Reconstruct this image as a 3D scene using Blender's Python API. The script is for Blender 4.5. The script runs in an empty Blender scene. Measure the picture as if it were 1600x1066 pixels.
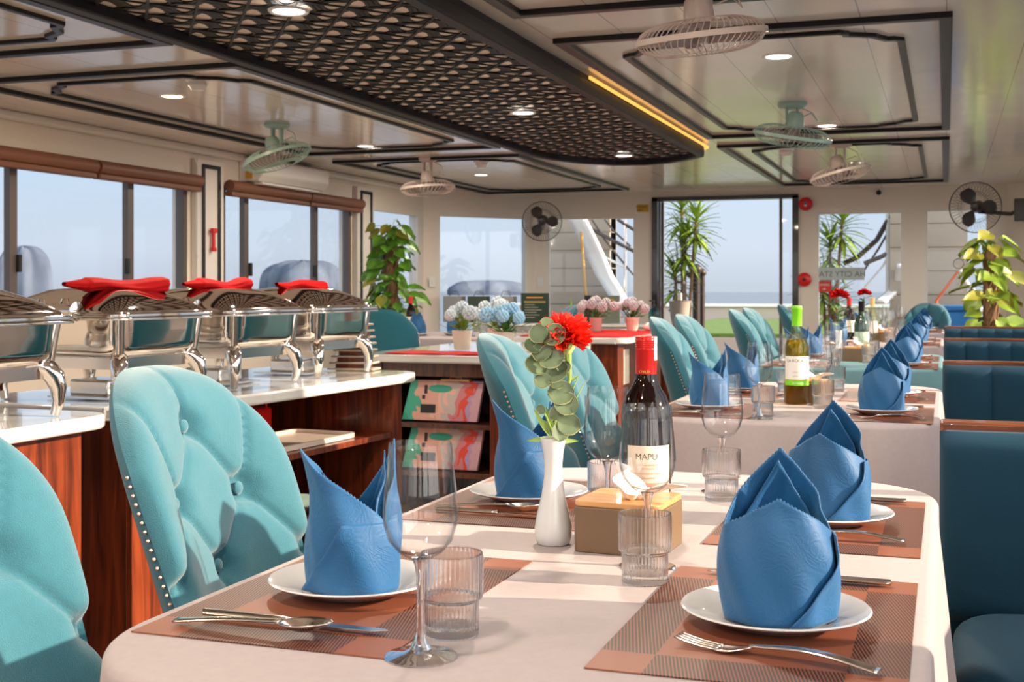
import bpy, math, random
from mathutils import Vector, Matrix
PI = math.pi
rnd = random.Random(7)
sc = bpy.context.scene
COL = sc.collection

# ---------------------------------------------------------------- camera
FPX, HZ, CZ = 1950.0, 450.0, 1.11
TH = math.radians(19.17)
SN, CS = math.sin(TH), math.cos(TH)
cd = bpy.data.cameras.new('camera'); cam = bpy.data.objects.new('camera', cd); COL.objects.link(cam)
cd.sensor_width = 36; cd.lens = FPX / 1600 * 36; cd.shift_y = -(533 - HZ) / 1600
cd.clip_start = 0.05; cd.clip_end = 3000
cam.location = (0, 0, CZ); cam.rotation_euler = (PI / 2, 0, TH)
cd.dof.use_dof = True; cd.dof.focus_distance = 1.9; cd.dof.aperture_fstop = 15
sc.camera = cam

# ---------------------------------------------------------------- world, sun, exposure
SUN_AZ, SUN_EL = math.radians(6), math.radians(21)
SUNV = Vector((math.cos(SUN_EL) * math.cos(SUN_AZ), math.cos(SUN_EL) * math.sin(SUN_AZ), math.sin(SUN_EL)))
w = bpy.data.worlds.new('world'); sc.world = w; w.use_nodes = True
nt = w.node_tree; nt.nodes.clear()
def N(nt, t, **k):
    n = nt.nodes.new(t)
    for a, b in k.items(): setattr(n, a, b)
    return n
tc = N(nt, 'ShaderNodeTexCoord'); sep = N(nt, 'ShaderNodeSeparateXYZ')
nt.links.new(tc.outputs['Generated'], sep.inputs[0])
ramp = N(nt, 'ShaderNodeValToRGB')
cr = ramp.color_ramp
cr.elements[0].position = 0.0; cr.elements[0].color = (0.50, 0.56, 0.64, 1)
cr.elements[1].position = 1.0; cr.elements[1].color = (0.22, 0.42, 0.75, 1)
e = cr.elements.new(0.03); e.color = (0.58, 0.65, 0.75, 1)
e = cr.elements.new(0.12); e.color = (0.52, 0.68, 0.84, 1)
nt.links.new(sep.outputs['Z'], ramp.inputs[0])
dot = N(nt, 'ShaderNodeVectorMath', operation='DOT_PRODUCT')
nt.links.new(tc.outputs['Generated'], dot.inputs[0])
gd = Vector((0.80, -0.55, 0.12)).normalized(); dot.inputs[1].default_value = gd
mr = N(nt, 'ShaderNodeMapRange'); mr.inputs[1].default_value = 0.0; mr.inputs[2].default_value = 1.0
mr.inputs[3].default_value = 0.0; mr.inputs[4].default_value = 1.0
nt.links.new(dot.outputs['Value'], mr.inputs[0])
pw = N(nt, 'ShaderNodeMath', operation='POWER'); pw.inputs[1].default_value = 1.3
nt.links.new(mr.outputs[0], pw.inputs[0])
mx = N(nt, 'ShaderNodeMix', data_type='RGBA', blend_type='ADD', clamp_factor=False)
fill_glow = 3.7  # bright sky side added out of view to fill the room with light
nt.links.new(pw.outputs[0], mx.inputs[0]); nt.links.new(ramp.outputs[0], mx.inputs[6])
mx.inputs[7].default_value = (1.0 * fill_glow, 0.92 * fill_glow, 0.80 * fill_glow, 1)
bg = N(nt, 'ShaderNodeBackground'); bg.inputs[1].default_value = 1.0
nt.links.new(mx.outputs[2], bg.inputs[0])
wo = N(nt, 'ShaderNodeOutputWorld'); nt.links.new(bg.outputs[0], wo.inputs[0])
sl = bpy.data.lights.new('sun', 'SUN'); so = bpy.data.objects.new('sun', sl); COL.objects.link(so)
sl.energy = 8.8; sl.angle = math.radians(0.9); sl.color = (1.0, 0.80, 0.60)
so.rotation_euler = SUNV.to_track_quat('Z', 'Y').to_euler(); so.location = (6, 2, 5)
sc.view_settings.view_transform = 'Standard'; sc.view_settings.look = 'None'
sc.view_settings.exposure = 0.26; sc.view_settings.gamma = 1.0; sc.view_settings.use_curve_mapping = False
sc.cycles.max_bounces = 14; sc.cycles.diffuse_bounces = 5; sc.cycles.glossy_bounces = 6
sc.cycles.transmission_bounces = 12; sc.cycles.transparent_max_bounces = 40
sc.cycles.caustics_refractive = True; sc.cycles.caustics_reflective = False
sc.cycles.sample_clamp_indirect = 6.0; sc.cycles.use_denoising = True
LAMP_W = 17.0

# ---------------------------------------------------------------- materials
MC = {}
def newmat(name):
    m = bpy.data.materials.new(name); m.use_nodes = True; nt = m.node_tree
    return m, nt, nt.nodes['Principled BSDF']
def pm(name, col, rough=0.5, metal=0.0, bump=0.0, bscale=200.0, coat=0.0, sheen=0.0, var=0.0, vscale=6.0, emit=0.0, spec=0.5, trans=0.0, sss=0.0, stretch=None):
    if name in MC: return MC[name]
    m, nt, p = newmat(name)
    p.inputs['Base Color'].default_value = (*col, 1); p.inputs['Roughness'].default_value = rough
    p.inputs['Metallic'].default_value = metal; p.inputs['Coat Weight'].default_value = coat
    p.inputs['Sheen Weight'].default_value = sheen; p.inputs['Specular IOR Level'].default_value = spec
    p.inputs['Transmission Weight'].default_value = trans
    if sss: p.inputs['Subsurface Weight'].default_value = sss; p.inputs['Subsurface Scale'].default_value = 0.02
    if emit: p.inputs['Emission Color'].default_value = (*col, 1); p.inputs['Emission Strength'].default_value = emit
    tcn = None
    if bump or var:
        tcn = N(nt, 'ShaderNodeTexCoord'); src = tcn.outputs['Object']
        if stretch:
            mp = N(nt, 'ShaderNodeMapping'); mp.inputs['Scale'].default_value = stretch
            nt.links.new(src, mp.inputs[0]); src = mp.outputs[0]
    if bump:
        no = N(nt, 'ShaderNodeTexNoise'); no.inputs['Scale'].default_value = bscale; no.inputs['Detail'].default_value = 3
        nt.links.new(src, no.inputs['Vector'])
        b = N(nt, 'ShaderNodeBump'); b.inputs['Strength'].default_value = bump; b.inputs['Distance'].default_value = 0.002
        nt.links.new(no.outputs['Fac'], b.inputs['Height']); nt.links.new(b.outputs[0], p.inputs['Normal'])
    if var:
        no = N(nt, 'ShaderNodeTexNoise'); no.inputs['Scale'].default_value = vscale; no.inputs['Detail'].default_value = 4
        nt.links.new(src, no.inputs['Vector'])
        r = N(nt, 'ShaderNodeValToRGB')
        r.color_ramp.elements[0].position = 0.3; r.color_ramp.elements[0].color = (*[c * (1 - var) for c in col], 1)
        r.color_ramp.elements[1].position = 0.7; r.color_ramp.elements[1].color = (*[min(1, c * (1 + var)) for c in col], 1)
        nt.links.new(no.outputs['Fac'], r.inputs[0]); nt.links.new(r.outputs[0], p.inputs['Base Color'])
    MC[name] = m; return m
def wood(name, c1, c2, rough=0.3, axis=(14, 14, 1.2), coat=0.25):
    m, nt, p = newmat(name)
    tcn = N(nt, 'ShaderNodeTexCoord'); mp = N(nt, 'ShaderNodeMapping'); mp.inputs['Scale'].default_value = axis
    nt.links.new(tcn.outputs['Object'], mp.inputs[0])
    no = N(nt, 'ShaderNodeTexNoise'); no.inputs['Scale'].default_value = 2.2; no.inputs['Detail'].default_value = 6; no.inputs['Distortion'].default_value = 1.2
    nt.links.new(mp.outputs[0], no.inputs['Vector'])
    r = N(nt, 'ShaderNodeValToRGB')
    r.color_ramp.elements[0].position = 0.35; r.color_ramp.elements[0].color = (*c1, 1)
    r.color_ramp.elements[1].position = 0.65; r.color_ramp.elements[1].color = (*c2, 1)
    nt.links.new(no.outputs['Fac'], r.inputs[0]); nt.links.new(r.outputs[0], p.inputs['Base Color'])
    p.inputs['Roughness'].default_value = rough; p.inputs['Coat Weight'].default_value = coat
    MC[name] = m; return m
def glassmat(name, ior=1.45, tint=(1, 1, 1), real=0.0, rough=0.0, edge=1.0):
    m, nt, p = newmat(name); nt.nodes.remove(p)
    out = nt.nodes['Material Output']
    tr = N(nt, 'ShaderNodeBsdfTransparent'); tr.inputs[0].default_value = (*tint, 1)
    absn = N(nt, 'ShaderNodeMix', data_type='RGBA'); absn.inputs[6].default_value = (*tint, 1); absn.inputs[7].default_value = (*[c*edge for c in tint], 1)
    gl = N(nt, 'ShaderNodeBsdfGlossy'); gl.inputs['Roughness'].default_value = 0.02
    lw = N(nt, 'ShaderNodeLayerWeight'); lw.inputs[0].default_value = 0.5
    p5 = N(nt, 'ShaderNodeMath', operation='POWER'); p5.inputs[1].default_value = 5; nt.links.new(lw.outputs['Facing'], p5.inputs[0])
    f0 = ((ior-1)/(ior+1))**2
    p3 = N(nt, 'ShaderNodeMath', operation='POWER'); p3.inputs[1].default_value = 4; nt.links.new(lw.outputs['Facing'], p3.inputs[0])
    nt.links.new(p3.outputs[0], absn.inputs[0]); nt.links.new(absn.outputs[2], tr.inputs[0])
    fr = N(nt, 'ShaderNodeMath', operation='MULTIPLY_ADD'); fr.inputs[1].default_value = 1-f0; fr.inputs[2].default_value = f0; nt.links.new(p5.outputs[0], fr.inputs[0])
    mxs = N(nt, 'ShaderNodeMixShader')
    nt.links.new(fr.outputs[0], mxs.inputs[0]); nt.links.new(tr.outputs[0], mxs.inputs[1]); nt.links.new(gl.outputs[0], mxs.inputs[2])
    last = mxs
    if real:
        g = N(nt, 'ShaderNodeBsdfGlass'); g.inputs['IOR'].default_value = ior; g.inputs['Roughness'].default_value = rough
        g.inputs['Color'].default_value = (*tint, 1)
        m2 = N(nt, 'ShaderNodeMixShader'); m2.inputs[0].default_value = real
        nt.links.new(mxs.outputs[0], m2.inputs[1]); nt.links.new(g.outputs[0], m2.inputs[2]); last = m2
    nt.links.new(last.outputs[0], out.inputs[0])
    MC[name] = m; return m

WALL = pm('wall paint', (0.78, 0.70, 0.61), 0.45, var=0.03, vscale=1.5)
WALLW = pm('white satin paint', (0.74, 0.70, 0.64), 0.3)
BLACK = pm('black lacquer', (0.010, 0.008, 0.008), 0.25, coat=0.4)
BLACKC = pm('black ceiling moulding', (0.008, 0.006, 0.006), 0.35, spec=.3)
LATT = pm('lattice black', (0.008, 0.007, 0.008), 0.5, spec=0.25)
ALU = pm('brown grey aluminium', (0.13, 0.105, 0.095), 0.4, metal=0.3)
ALUD = pm('dark aluminium', (0.03, 0.03, 0.045), 0.35, metal=0.3)
STEEL = pm('polished steel', (0.80, 0.75, 0.70), 0.06, metal=1.0, bump=0.04, bscale=6)
STEELB = pm('satin steel', (0.72, 0.68, 0.64), 0.2, metal=1.0)
CUTL = pm('cutlery steel', (0.74, 0.68, 0.62), 0.16, metal=1.0)
MARB = pm('marble', (0.60, 0.58, 0.55), 0.12, var=0.12, vscale=5, coat=0.5)
WOODR = wood('red brown wood', (0.065, 0.011, 0.004), (0.22, 0.040, 0.011))
WOODD = wood('dark wood', (0.035, 0.012, 0.007), (0.12, 0.036, 0.018))
WOODO = wood('light plywood', (0.55, 0.27, 0.10), (0.72, 0.40, 0.16), 0.4, axis=(2, 30, 30))
WOODRAIL = wood('rail wood', (0.08, 0.022, 0.010), (0.22, 0.06, 0.022), axis=(1.5, 20, 20))
TEAL = pm('teal upholstery', (0.015, 0.130, 0.180), 0.8, bump=0.6, bscale=700, sheen=0.5, var=0.05, vscale=60)
TEALD = pm('teal shell back', (0.004, 0.13, 0.19), 0.7, bump=0.4, bscale=900, sheen=0.2)
TEALS = pm('dark teal booth velvet', (0.0015, 0.036, 0.068), 0.7, bump=0.3, bscale=700, sheen=0.06, spec=0.25)
BLUE = None
CLOTH = pm('dusty pink tablecloth', (0.385, 0.325, 0.325), 0.8, bump=0.35, bscale=1400, sheen=0.1, var=0.03, vscale=90)
CLOTHG = pm('sea green tablecloth', (0.13, 0.27, 0.30), 0.8, bump=0.3, bscale=900)
PORC = pm('porcelain', (0.66, 0.66, 0.66), 0.12, coat=0.5)
RED = pm('red cloth', (0.50, 0.004, 0.005), 0.7, spec=0.2, bump=0.3, bscale=90)
REDP = pm('red plastic', (0.65, 0.008, 0.006), 0.3)
CARN = pm('carnation petals', (0.80, 0.022, 0.006), 0.55, sss=0.2)
EUC = pm('eucalyptus leaf', (0.115, 0.165, 0.085), 0.55, var=0.2, vscale=50)
EUCR = pm('pale leaf rim', (0.46, 0.46, 0.22), 0.6)
STEMG = pm('stem green', (0.27, 0.40, 0.09), 0.5, var=0.15, vscale=60)
LEAF = pm('pothos leaf', (0.10, 0.26, 0.02), 0.4, var=0.45, vscale=9)
LEAFY = pm('yellow green leaf', (0.22, 0.33, 0.03), 0.45, var=0.4, vscale=6)
LEAFD = pm('mid green leaf', (0.07, 0.19, 0.03), 0.5, var=0.4, vscale=14)
BARK = pm('bark', (0.22, 0.12, 0.06), 0.9, bump=0.8, bscale=60, var=0.3, vscale=20)
FANW = pm('old white fan plastic', (0.62, 0.52, 0.46), 0.4)
FANM = pm('mint fan enamel', (0.36, 0.52, 0.46), 0.35)
FANB = pm('black fan plastic', (0.025, 0.02, 0.02), 0.35)
BLADE = pm('smoky blade', (0.30, 0.24, 0.22), 0.35)
COPPER = pm('brown blind cassette', (0.19, 0.075, 0.042), 0.5)
BOXB = pm('brown leatherette', (0.17, 0.105, 0.058), 0.5, bump=0.1, bscale=300)
PAPER = pm('tissue paper', (0.88, 0.86, 0.84), 0.9)
DARKW = pm('dark red wine glass', (0.006, 0.002, 0.002), 0.06, spec=0.35)
CAPR = pm('red screw cap', (0.55, 0.012, 0.012), 0.28, metal=0.35)
CAPG = pm('green foil', (0.20, 0.62, 0.02), 0.35)
LABEL = pm('cream paper label', (0.76, 0.66, 0.54), 0.7)
LABELW = pm('white paper label', (0.78, 0.75, 0.70), 0.7)
INK = pm('brown ink', (0.10, 0.07, 0.05), 0.7)
INKR = pm('rust ink', (0.66, 0.34, 0.24), 0.7)
BLK = pm('matt black', (0.012, 0.012, 0.012), 0.6)
WHT = pm('white plastic', (0.78, 0.76, 0.73), 0.35)
GOLD = pm('gold', (0.85, 0.55, 0.12), 0.3, metal=0.8)
YEL = pm('yellow sign', (0.60, 0.33, 0.03), 0.6)
GLASS = glassmat('thin clear glass', 1.48, (1, 1, 1), 0.0, 0.0, 0.45)
GLASSW = glassmat('window glass', 1.30, (0.97, 0.98, 0.99))
GLASSR = glassmat('thick clear glass', 1.42, (1, 1, 1), 0.85)
GLASSS = glassmat('clear glass stem', 1.45, (1, 1, 1), 0.85)
WINEY = glassmat('white wine', 1.35, (0.93, 0.75, 0.12), 0.5)
BOTTG = glassmat('pale bottle glass', 1.4, (0.96, 0.93, 0.72), 0.1)
BOTTD = glassmat('aqua bottle glass', 1.4, (0.30, 0.68, 0.75), 0.1)
HAZE = pm('haze tinted hill rock', (0.10, 0.12, 0.16), 1.0, spec=0.0, var=0.15, vscale=0.1)  # distance haze is painted into this pale blue rock colour
SEA = pm('sea', (0.17, 0.20, 0.235), 0.6, spec=0.2)  # colour paled towards the sky to stand in for haze over water
SIDING = pm('beige siding', (0.36, 0.31, 0.25), 0.5)
TURF = pm('turf', (0.10, 0.17, 0.03), 0.95, bump=1.0, bscale=60, var=0.3, vscale=20)
STONE = pm('grey stone', (0.42, 0.36, 0.31), 0.8, bump=0.4, bscale=40)
EMW = pm('lamp diffuser warm white', (1.0, 0.93, 0.82), 0.5, emit=6.0)
EMO = pm('lamp diffuser amber', (1.0, 0.72, 0.38), 0.5, emit=6.0)
LED = pm('amber led strip', (1.0, 0.50, 0.10), 0.5, emit=1.1)

def napkin_mat():
    m, nt, p = newmat('blue damask napkin')
    tcn = N(nt, 'ShaderNodeTexCoord')
    vo = N(nt, 'ShaderNodeTexNoise'); vo.inputs['Scale'].default_value = 22; vo.inputs['Detail'].default_value = 1; vo.inputs['Distortion'].default_value = 3.5
    wv = N(nt, 'ShaderNodeMath', operation='MULTIPLY'); wv.inputs[1].default_value = 34
    sn_ = N(nt, 'ShaderNodeMath', operation='SINE')
    nt.links.new(tcn.outputs['Object'], vo.inputs['Vector']); nt.links.new(vo.outputs['Fac'], wv.inputs[0]); nt.links.new(wv.outputs[0], sn_.inputs[0])
    fine = N(nt, 'ShaderNodeTexNoise'); fine.inputs['Scale'].default_value = 1100; fine.inputs['Detail'].default_value = 2
    nt.links.new(tcn.outputs['Object'], fine.inputs['Vector'])
    ad = N(nt, 'ShaderNodeMath', operation='MULTIPLY_ADD'); ad.inputs[1].default_value = 0.22
    nt.links.new(sn_.outputs[0], ad.inputs[0]); nt.links.new(fine.outputs['Fac'], ad.inputs[2])
    b = N(nt, 'ShaderNodeBump'); b.inputs['Strength'].default_value = 0.35; b.inputs['Distance'].default_value = 0.001
    nt.links.new(ad.outputs[0], b.inputs['Height']); nt.links.new(b.outputs[0], p.inputs['Normal'])
    p.inputs['Base Color'].default_value = (0.0035, 0.084, 0.225, 1); p.inputs['Roughness'].default_value = 0.55
    p.inputs['Sheen Weight'].default_value = 0.25; p.inputs['Sheen Tint'].default_value = (0.4, 0.7, 1, 1)
    return m
BLUE = napkin_mat()

def mat_mat():   # woven placemat: bands of plain copper weave and dark diagonal ribs
    m, nt, p = newmat('woven copper placemat')
    tcn = N(nt, 'ShaderNodeTexCoord'); sp = N(nt, 'ShaderNodeSeparateXYZ'); nt.links.new(tcn.outputs['Object'], sp.inputs[0])
    def band(sock, lim):
        a = N(nt, 'ShaderNodeMath', operation='ABSOLUTE'); nt.links.new(sock, a.inputs[0])
        g = N(nt, 'ShaderNodeMath', operation='GREATER_THAN'); g.inputs[1].default_value = lim; nt.links.new(a.outputs[0], g.inputs[0]); return g
    bx, by = band(sp.outputs['X'], 0.090), band(sp.outputs['Y'], 0.165)
    d = N(nt, 'ShaderNodeMath', operation='SUBTRACT'); nt.links.new(bx.outputs[0], d.inputs[0]); nt.links.new(by.outputs[0], d.inputs[1])
    ab = N(nt, 'ShaderNodeMath', operation='ABSOLUTE'); nt.links.new(d.outputs[0], ab.inputs[0])
    def wave(kx, ky, ofs):
        a = N(nt, 'ShaderNodeMath', operation='MULTIPLY'); a.inputs[1].default_value = kx; nt.links.new(sp.outputs['X'], a.inputs[0])
        c = N(nt, 'ShaderNodeMath', operation='MULTIPLY_ADD'); c.inputs[1].default_value = ky; nt.links.new(sp.outputs['Y'], c.inputs[0]); nt.links.new(a.outputs[0], c.inputs[2])
        s = N(nt, 'ShaderNodeMath', operation='SINE'); nt.links.new(c.outputs[0], s.inputs[0])
        g = N(nt, 'ShaderNodeMath', operation='GREATER_THAN'); g.inputs[1].default_value = ofs; nt.links.new(s.outputs[0], g.inputs[0]); return g
    k = 2 * PI / 0.0036
    st = wave(k, k * 0.25, -0.4)
    mu = N(nt, 'ShaderNodeMath', operation='MULTIPLY'); nt.links.new(ab.outputs[0], mu.inputs[0]); nt.links.new(st.outputs[0], mu.inputs[1])
    mixc = N(nt, 'ShaderNodeMix', data_type='RGBA')
    mixc.inputs[6].default_value = (0.235, 0.072, 0.034, 1); mixc.inputs[7].default_value = (0.030, 0.014, 0.010, 1)
    nt.links.new(mu.outputs[0], mixc.inputs[0]); nt.links.new(mixc.outputs[2], p.inputs['Base Color'])
    f = wave(2 * PI / 0.0016, 2 * PI / 0.0016, 0.0)
    b = N(nt, 'ShaderNodeBump'); b.inputs['Strength'].default_value = 0.25; b.inputs['Distance'].default_value = 0.0005
    nt.links.new(f.outputs[0], b.inputs['Height']); nt.links.new(b.outputs[0], p.inputs['Normal'])
    p.inputs['Roughness'].default_value = 0.45
    return m
MATM = mat_mat()

def ceil_mat():
    m, nt, p = newmat('glossy white ceiling planks')
    tcn = N(nt, 'ShaderNodeTexCoord'); sp = N(nt, 'ShaderNodeSeparateXYZ'); nt.links.new(tcn.outputs['Object'], sp.inputs[0])
    a = N(nt, 'ShaderNodeMath', operation='MULTIPLY'); a.inputs[1].default_value = 1 / 0.30; nt.links.new(sp.outputs['X'], a.inputs[0])
    f = N(nt, 'ShaderNodeMath', operation='FRACT'); nt.links.new(a.outputs[0], f.inputs[0])
    g = N(nt, 'ShaderNodeMath', operation='LESS_THAN'); g.inputs[1].default_value = 0.016; nt.links.new(f.outputs[0], g.inputs[0])
    mixc = N(nt, 'ShaderNodeMix', data_type='RGBA'); mixc.inputs[6].default_value = (0.74, 0.68, 0.62, 1); mixc.inputs[7].default_value = (0.42, 0.37, 0.32, 1)
    nt.links.new(g.outputs[0], mixc.inputs[0]); nt.links.new(mixc.outputs[2], p.inputs['Base Color'])
    no = N(nt, 'ShaderNodeTexNoise'); no.inputs['Scale'].default_value = 1.6; no.inputs['Detail'].default_value = 2
    nt.links.new(tcn.outputs['Object'], no.inputs['Vector'])
    b = N(nt, 'ShaderNodeBump'); b.inputs['Strength'].default_value = 0.12; b.inputs['Distance'].default_value = 0.05
    nt.links.new(no.outputs['Fac'], b.inputs['Height']); nt.links.new(b.outputs[0], p.inputs['Normal'])
    p.inputs['Roughness'].default_value = 0.14; p.inputs['Specular IOR Level'].default_value = 0.6
    return m
CEILM = ceil_mat()
FLOORM = wood('grey wood floor', (0.24, 0.19, 0.15), (0.44, 0.37, 0.30), 0.35, axis=(8, 1, 8))
DECKM = wood('deck boards', (0.28, 0.23, 0.19), (0.38, 0.33, 0.28), 0.6, axis=(1, 12, 8))

# ---------------------------------------------------------------- mesh helpers
class MB:
    def __init__(s): s.v = []; s.f = []
    def add(s, vs, fs, M=None):
        o = len(s.v)
        s.v += [tuple(M @ Vector(v)) for v in vs] if M is not None else [tuple(v) for v in vs]
        s.f += [tuple(i + o for i in f) for f in fs]
    def box(s, x0, x1, y0, y1, z0, z1, M=None):
        s.add([(x0,y0,z0),(x1,y0,z0),(x1,y1,z0),(x0,y1,z0),(x0,y0,z1),(x1,y0,z1),(x1,y1,z1),(x0,y1,z1)],
              [(0,3,2,1),(4,5,6,7),(0,1,5,4),(1,2,6,5),(2,3,7,6),(3,0,4,7)], M)
        return s
    def prism(s, pts, z0, z1, M=None):
        n = len(pts)
        s.add([(x,y,z0) for x,y in pts] + [(x,y,z1) for x,y in pts],
              [tuple(range(n))[::-1], tuple(range(n, 2*n))] + [(i,(i+1)%n,n+(i+1)%n,n+i) for i in range(n)], M)
        return s
    def lathe(s, prof, seg=32, M=None, rib=None, cap=True):
        vs, fs = [], []
        for k, (r, z) in enumerate(prof):
            for i in range(seg):
                a = 2*PI*i/seg; rr = r + (rib(k, a) if rib else 0)
                vs.append((rr*math.cos(a), rr*math.sin(a), z))
        for k in range(len(prof)-1):
            for i in range(seg):
                j = (i+1) % seg
                fs.append((k*seg+i, k*seg+j, (k+1)*seg+j, (k+1)*seg+i))
        if cap:
            if prof[0][0] > 1e-5: fs.append(tuple(range(seg))[::-1])
            if prof[-1][0] > 1e-5: fs.append(tuple(range((len(prof)-1)*seg, len(prof)*seg)))
        s.add(vs, fs, M); return s
    def tube(s, pts, r, seg=8, cap=True, M=None):
        pts = [Vector(p) for p in pts]; n = len(pts)
        rs = r if isinstance(r, (list, tuple)) else [r]*n
        t = (pts[1]-pts[0]).normalized(); up = Vector((0,0,1)) if abs(t.z) < 0.9 else Vector((1,0,0))
        a = t.cross(up).normalized(); vs, fs = [], []
        for k in range(n):
            if k == 0: t = (pts[1]-pts[0])
            elif k == n-1: t = (pts[-1]-pts[-2])
            else: t = (pts[k+1]-pts[k-1])
            t.normalize(); a = (a - t*a.dot(t))
            a = a.normalized() if a.length > 1e-6 else t.orthogonal().normalized()
            b = t.cross(a)
            for i in range(seg):
                q = 2*PI*i/seg; vs.append(pts[k] + (a*math.cos(q) + b*math.sin(q))*rs[k])
        for k in range(n-1):
            for i in range(seg):
                j = (i+1) % seg; fs.append((k*seg+i, k*seg+j, (k+1)*seg+j, (k+1)*seg+i))
        if cap: fs += [tuple(range(seg))[::-1], tuple(range((n-1)*seg, n*seg))]
        s.add(vs, fs, M); return s
    def strip(s, path, hw, z0, z1, closed=False):
        n = len(path); L, R = [], []
        for i in range(n):
            p = Vector(path[i]); a = Vector(path[(i-1) % n]) if closed or i else p; b = Vector(path[(i+1) % n]) if closed or i < n-1 else p
            d1 = (p-a).normalized() if (p-a).length > 1e-9 else (b-p).normalized()
            d2 = (b-p).normalized() if (b-p).length > 1e-9 else d1
            n1 = Vector((-d1.y, d1.x)); n2 = Vector((-d2.y, d2.x)); m = n1+n2
            m = m.normalized() if m.length > 1e-6 else n1
            k = hw/max(0.35, m.dot(n1)); L.append(p+m*k); R.append(p-m*k)
        vs = []
        for i in range(n): vs += [(L[i].x,L[i].y,z0),(R[i].x,R[i].y,z0),(R[i].x,R[i].y,z1),(L[i].x,L[i].y,z1)]
        fs = []
        for i in range(n if closed else n-1):
            a, b = 4*i, 4*((i+1) % n)
            for k in range(4): fs.append((a+k, b+k, b+(k+1)%4, a+(k+1)%4))
        if not closed: fs += [(0,1,2,3), tuple(4*(n-1)+k for k in (3,2,1,0))]
        s.add(vs, fs); return s
    def grid(s, fn, nu, nv, M=None, closeu=False):
        vs = [fn(i/(nu if closeu else nu-1), j/(nv-1)) for j in range(nv) for i in range(nu)]
        fs = []
        for j in range(nv-1):
            for i in range(nu if closeu else nu-1):
                k = (i+1) % nu
                fs.append((j*nu+i, j*nu+k, (j+1)*nu+k, (j+1)*nu+i))
        s.add(vs, fs, M); return s
    def ball(s, c, r, seg=10, rings=6, sc_=(1,1,1)):
        prof = [(max(1e-4, math.sin(PI*k/rings))*r, -math.cos(PI*k/rings)*r) for k in range(rings+1)]
        return s.lathe(prof, seg, Matrix.Translation(c) @ Matrix.Diagonal((*sc_, 1)), cap=False)
    def build(s, name, mat, parent=None, loc=(0,0,0), rot=(0,0,0), smooth=35, bevel=0, solid=0, sub=0, label=None):
        me = bpy.data.meshes.new(name); me.from_pydata(s.v, [], s.f); me.validate(); me.materials.append(mat)
        if smooth:
            me.shade_smooth(); me.set_sharp_from_angle(angle=math.radians(smooth))
        o = bpy.data.objects.new(name, me); COL.objects.link(o); o.location = loc; o.rotation_euler = rot
        if parent: o.parent = parent
        if solid: md = o.modifiers.new('solid', 'SOLIDIFY'); md.thickness = solid; md.offset = 0
        if sub: md = o.modifiers.new('sub', 'SUBSURF'); md.levels = sub; md.render_levels = sub
        if bevel:
            md = o.modifiers.new('bevel', 'BEVEL'); md.width = bevel; md.segments = 3; md.limit_method = 'ANGLE'
        if label: o['label'] = label
        return o
def tag(o, label, cat, group=None, kind=None):
    if label: o['label'] = label
    if cat: o['category'] = cat
    if group: o['group'] = group
    if kind: o['kind'] = kind
    return o
def thing(name, label, cat, loc=(0,0,0), rz=0, group=None):
    o = bpy.data.objects.new(name, None); COL.objects.link(o); o.location = loc; o.rotation_euler = (0,0,rz); o.empty_display_size = 0.05
    return tag(o, label, cat, group)
def dup(root, loc=None, rz=None, label=None, group=None):
    c = root.copy(); COL.objects.link(c)
    if loc is not None: c.location = loc
    if rz is not None: c.rotation_euler = (0,0,rz)
    if label: c['label'] = label
    if group: c['group'] = group
    for ch in [x for x in root.children]:
        d = ch.copy(); COL.objects.link(d); d.parent = c
        for g in ch.children:
            h = g.copy(); COL.objects.link(h); h.parent = d
    return c
def struct(o): o['kind'] = 'structure'; return o
def at(px, py, d):        # a point of the place seen in that direction, d metres deep
    xc = (px-800)/FPX*d
    return Vector((-SN*d + CS*xc, CS*d + SN*xc, CZ + (HZ-py)/FPX*d))
def onz(px, py, z): return at(px, py, (CZ-z)*FPX/(py-HZ))
def aty(px, py, Y): return at(px, py, Y/(CS + SN*(px-800)/FPX))
def arc(cx, cy, r, a0, a1, n=8): return [(cx+r*math.cos(math.radians(a0+(a1-a0)*i/n)), cy+r*math.sin(math.radians(a0+(a1-a0)*i/n))) for i in range(n+1)]
def rrect(x0, x1, y0, y1, r, n=6):
    return arc(x1-r,y0+r,r,-90,0,n)+arc(x1-r,y1-r,r,0,90,n)+arc(x0+r,y1-r,r,90,180,n)+arc(x0+r,y0+r,r,180,270,n)
def text_mesh(txt, size, name, mat, parent, loc, rot=(PI/2,0,0), bendr=None, extrude=0.0003, ang0=0.0, mirror=False, align='CENTER'):
    cu = bpy.data.curves.new('t', 'FONT'); cu.body = txt; cu.size = size; cu.extrude = extrude; cu.align_x = align; cu.resolution_u = 3
    ob = bpy.data.objects.new('t', cu); COL.objects.link(ob)
    dg = bpy.context.evaluated_depsgraph_get(); dg.update()
    me = bpy.data.meshes.new_from_object(ob.evaluated_get(dg)); bpy.data.objects.remove(ob)
    for v in me.vertices:
        x, y, z = v.co
        if mirror: x = -x
        if bendr is not None:
            a = x/bendr + ang0; R = bendr + z + 0.0004
            v.co = (R*math.sin(a), -R*math.cos(a), y)
        else: v.co = (x, y, z)
    me.materials.clear(); me.materials.append(mat); me.name = name
    o = bpy.data.objects.new(name, me); COL.objects.link(o); o.parent = parent; o.location = loc
    if bendr is None: o.rotation_euler = rot
    return o

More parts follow.
